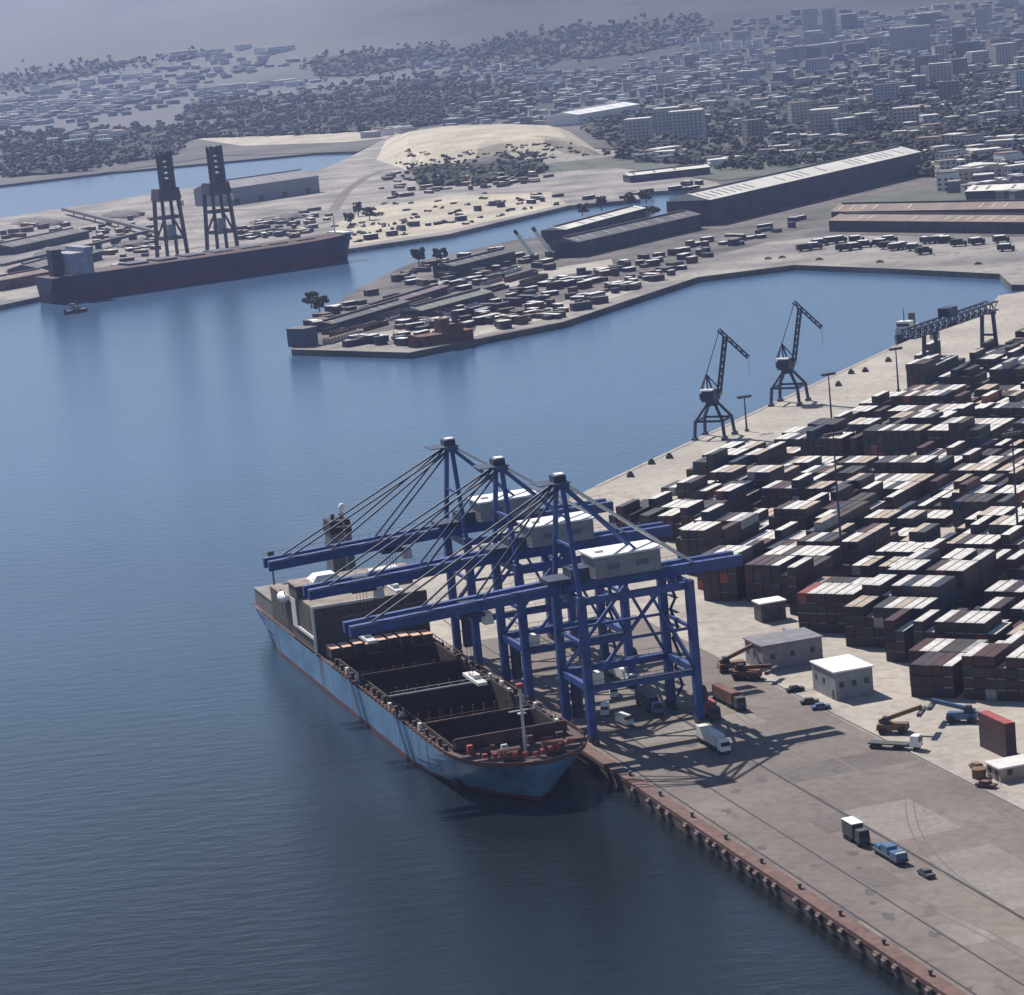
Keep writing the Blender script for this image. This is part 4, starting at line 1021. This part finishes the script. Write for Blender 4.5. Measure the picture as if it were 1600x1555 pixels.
# conveyors
for i, (a, b_) in enumerate([((5, 425), (230, 372)), ((100, 335), (245, 372)), ((140, 440), (250, 420))]):
    p, q_ = G(*a), G(*b_); c = empty('conveyor', p, 0, ['long dark conveyor at the far left of the bulk terminal', 'dark conveyor running from the back shore to the left unloader', 'short conveyor beside the bulk carrier bridge'][i], 'conveyor')
    d = q_-p; MB().bar((0, 0, 5), (d.x, d.y, 5), 4, 2.2).build('gallery', M_dgrey, c)
    t = MB()
    for k in range(1, 8): t.bar((d.x*k/8, d.y*k/8, 0), (d.x*k/8, d.y*k/8, 4), 1)
    t.build('trestle', M_dgrey, c)
sc = MB(); rq2 = random.Random(3)
for k in range(170):
    x_, y_ = sample([(535,384),(700,359),(885,318),(860,298),(700,304),(590,320),(522,350)]) if k < 70 else sample([(600,232),(700,212),(880,210),(930,238),(800,250),(640,268)])
    p = G(x_, y_, 3 if k < 70 else 17)
    for _ in range(3): sc.blob((p.x+rq2.uniform(-3, 3), p.y+rq2.uniform(-4, 4), (3.2 if k < 70 else 14)+rq2.uniform(0, .8)), rq2.uniform(.8, 2.6), rq2.uniform(.8, 2.6), rq2.uniform(.5, 1.4), 6, 4, .4)
tag(sc.build('scrub', M_tree), kind='stuff')
# stockpiles
for i, (x_, y_, rx, ry, h) in enumerate([(40, 386, 34, 20, 7), (95, 402, 40, 20, 8), (60, 352, 50, 18, 6), (190, 340, 40, 16, 6), (420, 350, 24, 14, 5), (455, 343, 20, 12, 5), (760, 262, 34, 28, 10), (215, 385, 22, 16, 5)]):
    s = MB(); p = G(x_, y_, 2); s.blob((0, 0, 0), rx, ry, h, 14, 6, .18)
    lab = ['dark stockpile at the far left of the bulk terminal', 'dark stockpile left of the bulk carrier bridge', 'low stockpile near the back shore at far left', 'grey stockpile behind the left unloader', 'grey heap right of the right unloader', 'smaller grey heap below the bulk storage shed', 'dark mound of scrub below the sand mound', 'small heap beside the left unloader'][i]
    tag(s.build('stockpile', M_pile, loc=p, rz=R(-60), smooth=True), lab, 'stockpile')
# lorries on the basin quay
LOR = [(1268,391),(1284,389),(1292,383),(1310,380),(1322,378),(1330,392),(1345,389),(1350,378),(1362,386),(1388,384),(1398,388),(1402,378),(1412,390),(1420,388),(1440,391),(1455,396),(1462,380),(1470,379),(1480,378),(1490,379),(1510,384),(1537,381),(1576,378),(1584,392)]
for i, (x_, y_) in enumerate(LOR):
    e = empty('lorry', G(x_, y_), R(random.uniform(60, 110)), f'white-topped lorry parked on the basin quay, {ordw(i+1)} from the left', 'lorry', 'lorries parked on the basin quay')
    b = MB().box(-2.2, 2.2, 1.9, 9, 1.0, 4.0).build('cargo_body', random.choice([M_dgrey, M_black, M_shed]), e)
    MB().box(-2.25, 2.25, 2.2, 8.0, 4.0, 4.3).build('roof', M_white if i % 5 else M_dgrey, b)
    MB().box(-1.2, 1.2, -.6, 1.8, .9, 3.0, .1, .3).build('cab', M_dgrey, e)
    wl = MB()
    for y in (.4, 6.5): wl.cyl((-1.3, y, .5), (1.3, y, .5), .5, n=8)
    wl.build('wheel', M_black, e)
for i, (x_, y_) in enumerate([(1206, 405), (1228, 403), (1286, 406), (1381, 410), (1535, 413)]):
    car('parked_car', G(x_, y_), R(80), M_dgrey, f'dark car close to the basin edge, {ordw(i+1)} from the left', 'cars by the basin edge')

# ------------------------------------------------------------------ trees (far woods as one mass)
def woods(name, poly, n, size=(3, 6.5), m=M_tree):
    t = MB(); n = int(n*2.1)
    W_ = [GT(*p) for p in poly]; W_ = [p for p in W_ if p]
    xs = [p.x for p in W_]; ys = [p.y for p in W_]; st = 9.0 if max(ys) > 3300 else 5.0; P2 = [(p.x, p.y) for p in W_]; idx = {}
    for i in range(int((max(xs)-min(xs))/st)+1):
        for j in range(int((max(ys)-min(ys))/st)+1):
            x, y = min(xs)+i*st, min(ys)+j*st
            if inpoly(x, y, P2):
                g = math.sin(x*.021+math.sin(y*.013)*2)+math.sin(y*.017+x*.006)
                if g > -.75+random.uniform(-.25, .25): idx[(i, j)] = len(t.v); t.v.append((x+random.uniform(-3, 3), y+random.uniform(-3, 3), terr(x, y)+random.uniform(1.0, 6.5)))
    for (i, j), a in idx.items():
        if (i+1, j) in idx and (i, j+1) in idx and (i+1, j+1) in idx: t.f.append((a, idx[(i+1, j)], idx[(i+1, j+1)], idx[(i, j+1)]))
    for _ in range(n):
        sp_ = sample(poly); far_ = sp_[1] < 170
        p = GT(sp_[0]+random.gauss(0, 12 if far_ else 3), sp_[1]+random.gauss(0, 5 if far_ else 1))
        if not p or p.y < 2000: continue
        r = random.uniform(*size)*(1+max(0, p.y-3500)/6000); h = r*random.uniform(1.0, 1.5)
        for k in range(6):
            a = random.uniform(0, 6.28); q_ = r*math.sqrt(random.random())*.8; z = p.z+h*.45+random.uniform(0, h*.8)
            t.blob((p.x+math.cos(a)*q_, p.y+math.sin(a)*q_, z), r*.42, r*.42, r*.34, 5, 3, .45)
    tag(t.build(name, m), kind='stuff')
woods('woodland', [(0,215),(150,205),(330,200),(620,175),(700,165),(720,190),(620,205),(480,212),(300,218),(280,242),(150,268),(0,280)], 520)
woods('woodland', [(290,165),(460,150),(700,120),(860,150),(800,190),(650,185),(480,200),(280,195)], 420)
woods('woodland', [(900,200),(1000,175),(1300,120),(1600,60),(1600,230),(1450,240),(1300,235),(1100,255),(960,240)], 800)
woods('woodland', [(940,248),(1100,250),(1350,232),(1600,215),(1600,290),(1480,285),(1300,262),(1120,270)], 260, (3, 6))
woods('woodland', [(0,120),(110,104),(250,92),(300,84),(310,92),(180,112),(60,134),(0,146)], 90, (2.5, 5))
woods('woodland', [(480,96),(600,84),(690,74),(700,88),(640,108),(560,122),(490,122)], 150, (2.5, 5))
woods('woodland', [(690,92),(760,70),(860,52),(980,40),(1100,30),(1110,56),(1000,84),(860,104),(760,108)], 260, (3, 6))
woods('woodland', [(640,262),(700,250),(830,240),(860,270),(760,290),(650,296)], 60, (3, 5))
woods('woodland', [(885,360),(960,348),(1030,336),(1040,343),(960,356),(890,368)], 24, (3, 5))
def tree(p, r, h, label):
    e = empty('tree', p, 0, label, 'tree', 'single trees on the piers')
    MB().cyl((0,0,0),(0,0,h*.5),.5,.3,7).build('trunk', M_trunk, e)
    c = MB()
    for k in range(26):
        a = random.uniform(0, 6.28); q_ = r*math.sqrt(random.random()); c.blob((math.cos(a)*q_, math.sin(a)*q_, h*.4+random.uniform(0, h*.6)), r*.34, r*.34, r*.28, 6, 4, .35)
    c.build('crown', M_tree, e)
TR = [(487,482),(500,492),(655,415),(690,410),(910,338),(940,330),(985,322),(1010,318),(560,338),(578,344),(548,352)]
for i, (x_, y_) in enumerate(sorted(TR)): tree(G(x_, y_), random.uniform(3.5, 5), random.uniform(8, 11), f'dark round tree on the piers by the channel, {ordw(i+1)} from the left')

# ------------------------------------------------------------------ the town
def block(p, rz, w, d, h, label, group, m=None, name='building', floors=True):
    m = m or random.choice(CITY)
    e = MB().box(-w/2, w/2, -d/2, d/2, -2, h).build(name, m, loc=p, rz=rz); tag(e, label, 'building', group)
    MB().box(-w/2-.3, w/2+.3, -d/2-.3, d/2+.3, h, h+.8).build('roof', random.choice([M_roofl, M_roofl, M_roofb, M_shedr]), e)
    if floors and h > 9:
        n = int(h/3.4); wn = MB()
        for k in range(n):
            z = 1.2+k*3.4
            nn = max(3, int(w/4))
            for i in range(nn):
                x = -w/2+w*(i+.5)/nn; wn.box(x-.9, x+.9, -d/2-.12, -d/2, z, z+1.7)
            nn = max(2, int(d/4))
            for i in range(nn):
                y = -d/2+d*(i+.5)/nn; wn.box(-w/2-.12, -w/2, y-.9, y+.9, z, z+1.7)
        wn.build('window', M_glass, e)
    return e
def town(poly, n, zone, ws=(10, 28), hs=(6, 16), mats=None):
    pts = sorted((sample(poly) for _ in range(n)), key=lambda p: p[0])
    i = 0
    for p in pts:
        g = GT(*p)
        if not g: continue
        i += 1; k = 1+max(0, g.y-4000)/7000; h = random.uniform(*hs)
        m = random.choice(mats or CITY); adj = {'city cream': 'cream', 'city white': 'white', 'city grey': 'grey', 'city buff': 'buff'}[m.name]
        block(g, R(random.choice([-25, -12, 8, 20, 35])), random.uniform(*ws)*k, random.uniform(8, 16)*k, h,
              f'{adj} {"tall block" if h > 20 else "low building"} {zone}, {ordw(i)} from the left', 'buildings '+zone, m)
town([(0,150),(60,140),(180,120),(260,110),(260,160),(150,180),(0,205)], 44, 'on the pale slope at the upper left', (12, 34), (5, 11))
town([(70,226),(210,215),(212,226),(75,236)], 11, 'in the white row on the left shore', (18, 36), (9, 16), [CITY[1]])
town([(270,90),(440,72),(450,86),(300,104)], 12, 'on the far ridge above the bay', (20, 50), (6, 12))
town([(310,143),(470,128),(475,134),(315,150)], 14, 'in the pale strip across the far shore', (18, 40), (6, 12), [CITY[0], CITY[1]])
town([(560,212),(640,203),(660,208),(580,218)], 8, 'at the water end left of the sand mound', (14, 26), (6, 10))
town([(700,90),(900,110),(1000,100),(1090,80),(1190,100),(1180,125),(1000,150),(850,130),(720,110)], 54, 'on the town slope right of the bay', (9, 22), (5, 11))
town([(700,165),(860,140),(1000,150),(1000,165),(860,195),(720,200)], 44, 'along the shore road above the sand mound', (8, 20), (5, 9))
town([(1000,170),(1250,130),(1600,80),(1600,200),(1400,225),(1200,215),(1000,215)], 38, 'in the wooded town on the right', (9, 20), (6, 15), [CITY[2], CITY[3], CITY[2], CITY[0]])
town([(1050,100),(1250,60),(1400,30),(1600,20),(1600,80),(1300,110),(1080,130)], 64, 'on the hillside at the upper right', (10, 24), (6, 16), [CITY[2], CITY[3], CITY[2], CITY[0]])
town([(1440,235),(1600,225),(1600,300),(1480,300)], 22, 'at the right edge above the brown sheds', (12, 24), (6, 14))
town([(950,246),(1420,238),(1300,246),(1120,262),(960,258)], 16, 'along the road behind the inlet', (14, 30), (4, 8))
def tower(px_, py_, w, h, label, m, d=18, rz=-15):
    g = GT(px_, py_); block(g, R(rz), w, d, h, label, 'towers of the town', m, 'tower_block')
tower(1291, 216, 26, 27, 'buff tower block standing alone in the dark wooded town', CITY[3])
tower(1268, 64, 26, 58, 'left of two tall pale towers at the top edge', CITY[2]); tower(1298, 60, 24, 54, 'right of two tall pale towers at the top edge', CITY[2])
tower(1424, 86, 62, 44, 'broad slab block with a pale roof on the upper right hillside', CITY[2])
tower(1076, 224, 34, 32, 'grey tower block at the edge of the wood above the transit sheds', CITY[2]); tower(1000, 226, 26, 26, 'dull grey block left of the grey tower above the inlet', CITY[2])
tower(1045, 214, 26, 30, 'middle grey block between two others above the inlet', CITY[2])
tower(1450, 132, 14, 22, 'small white tower on the right hillside', CITY[1])
pts = sorted([sample([(1000,100),(1250,40),(1400,20),(1600,10),(1600,200),(1420,225),(1150,225),(1010,205)]) for _ in range(46)])
for i, (x_, y_) in enumerate(pts):
    mt = random.choice([M_slate, M_dun, CITY[2], CITY[3]]); k = 1+max(0, 150-y_)/160
    tower(x_, y_, random.uniform(14, 30)*k, random.uniform(13, 26)*k, f'{ {"city slate": "dark slate", "city dun": "dun", "city grey": "grey", "city buff": "buff"}[mt.name]} apartment block among the trees of the right-hand town, {ordw(i+1)} from the left', mt, random.uniform(10, 16)*k, random.choice([-28, -15, 5, 18]))
for i in range(7): tower(1090+i*16, 82-i*1.2+4, 13, 20, f'white apartment block in the evenly spaced ridge row, {ordw(i+1)} from the left', CITY[1])
for i in range(5): tower(1006+i*18, 112-i*1.5, 12, 16, f'pale apartment block in the lower ridge row, {ordw(i+1)} from the left', CITY[0])
for i in range(8): tower(1225+i*24, 100-i*3, 24, 24, f'grey slab block in the hazy estate at upper right, {ordw(i+1)} from the left', CITY[2])

dt = [MB(), MB(), MB(), MB()]
def mass(poly, n, ws=(7, 18), hs=(4, 11)):
    for _ in range(n):
        g = GT(*sample(poly))
        if not g: continue
        k = 1+max(0, g.y-4500)/9000; w_, d_, h_ = random.uniform(*ws)*k/2, random.uniform(7, 12)*k/2, random.uniform(*hs)
        M = Matrix.Translation(g) @ Matrix.Rotation(R(random.choice([-25, -10, 5, 20, 40])), 4, 'Z')
        b = MB().box(-w_, w_, -d_, d_, -3, h_); q_ = random.choice([0, 0, 1, 2]); dt[q_].add([M @ Vector(v) for v in b.v], b.f)
        b = MB().box(-w_-.3, w_+.3, -d_-.3, d_+.3, h_, h_+.8); q_ = random.choice([0, 1, 2, 2, 3, 3]); dt[q_].add([M @ Vector(v) for v in b.v], b.f)
mass([(960,120),(1250,62),(1430,40),(1600,30),(1600,120),(1450,140),(1200,150),(1000,160)], 420)
mass([(1000,165),(1300,130),(1600,110),(1600,225),(1300,228),(1010,212)], 150, (7, 14), (4, 9))
mass([(690,100),(900,116),(1080,86),(1190,105),(1160,140),(1000,158),(850,150),(700,125)], 240)
mass([(690,170),(860,150),(1000,160),(980,190),(850,200),(700,205)], 90)
mass([(0,158),(120,128),(260,108),(420,92),(480,100),(320,130),(260,165),(150,182),(0,205)], 230, (8, 22), (4, 8))
mass([(640,84),(710,78),(720,110),(660,120)], 40)
mass([(0,205),(0,172),(140,150),(270,128),(330,132),(270,168),(120,200)], 150, (8, 20), (4, 8))
mass([(300,150),(480,126),(620,132),(600,150),(420,168),(300,172)], 70, (8, 22), (4, 8))
mass([(1000,60),(1240,24),(1500,8),(1600,6),(1600,40),(1300,60),(1040,84)], 150)
mass([(1440,232),(1600,222),(1600,330),(1480,300)], 60, (7, 16), (4, 9))
V, Fc, mi = [], [], []
for k, mb in enumerate(dt):
    n0 = len(V); V += mb.v; Fc += [tuple(i+n0 for i in f) for f in mb.f]; mi += [k]*len(mb.f)
me = bpy.data.meshes.new('distant_town'); me.from_pydata(V, [], Fc)
for m in (M_slate, M_dun, CITY[2], M_roofl): me.materials.append(m)
me.polygons.foreach_set('material_index', mi)
o = bpy.data.objects.new('distant_town', me); COL.objects.link(o); tag(o, kind='stuff')

# ------------------------------------------------------------------ air, sky, sun, camera
hz = MB().box(-9500, 9500, -260, 15900, -4.2, 420).build('haze', bpy.data.materials.new('haze')); tag(hz, kind='stuff')
m = hz.data.materials[0]; m.use_nodes = True; nt = m.node_tree
for nd in list(nt.nodes):
    if nd.type == 'BSDF_PRINCIPLED': nt.nodes.remove(nd)
pv = nt.nodes.new('ShaderNodeVolumePrincipled'); pv.inputs['Color'].default_value = (.50, .60, 1.0, 1); pv.inputs['Density'].default_value = .47e-4; pv.inputs['Anisotropy'].default_value = .2
nt.links.new(pv.outputs['Volume'], [n for n in nt.nodes if n.type == 'OUTPUT_MATERIAL'][0].inputs['Volume'])
m.cycles.homogeneous_volume = True if hasattr(m.cycles, 'homogeneous_volume') else None

SUN_AZ, SUN_EL = R(-31), R(47)
W = bpy.data.worlds.new('World'); S.world = W; W.use_nodes = True
nt = W.node_tree; bg = nt.nodes['Background']
sky = nt.nodes.new('ShaderNodeTexSky'); sky.sky_type = 'NISHITA'; sky.sun_disc = False; sky.sun_elevation = SUN_EL; sky.sun_rotation = SUN_AZ; sky.air_density = 1.0; sky.dust_density = .3; sky.ozone_density = 2.0
nt.links.new(sky.outputs['Color'], bg.inputs['Color']); bg.inputs['Strength'].default_value = .068
sd = bpy.data.lights.new('sun', 'SUN'); sd.energy = 5.0; sd.angle = R(.5); sd.color = (1, .93, .84)
so = bpy.data.objects.new('sun', sd); COL.objects.link(so)
dirv = Vector((math.sin(SUN_AZ)*math.cos(SUN_EL), math.cos(SUN_AZ)*math.cos(SUN_EL), math.sin(SUN_EL)))
so.rotation_euler = dirv.to_track_quat('Z', 'Y').to_euler(); so.location = (0, 600, 300)

cd = bpy.data.cameras.new('camera'); co = bpy.data.objects.new('camera', cd); COL.objects.link(co)
cd.sensor_fit = 'HORIZONTAL'; cd.sensor_width = 36; cd.lens = 36*F/1600; cd.clip_start = 1; cd.clip_end = 40000
Mx = Matrix((rt, up, -fw)).transposed().to_4x4(); Mx.translation = (0, 0, H); co.matrix_world = Mx
S.camera = co
S.render.engine = 'CYCLES'
S.cycles.volume_bounces = 1; S.cycles.max_bounces = 6; S.cycles.use_denoising = True
S.view_settings.view_transform = 'Standard'; S.view_settings.look = 'None'; S.view_settings.exposure = .38; S.view_settings.gamma = 1
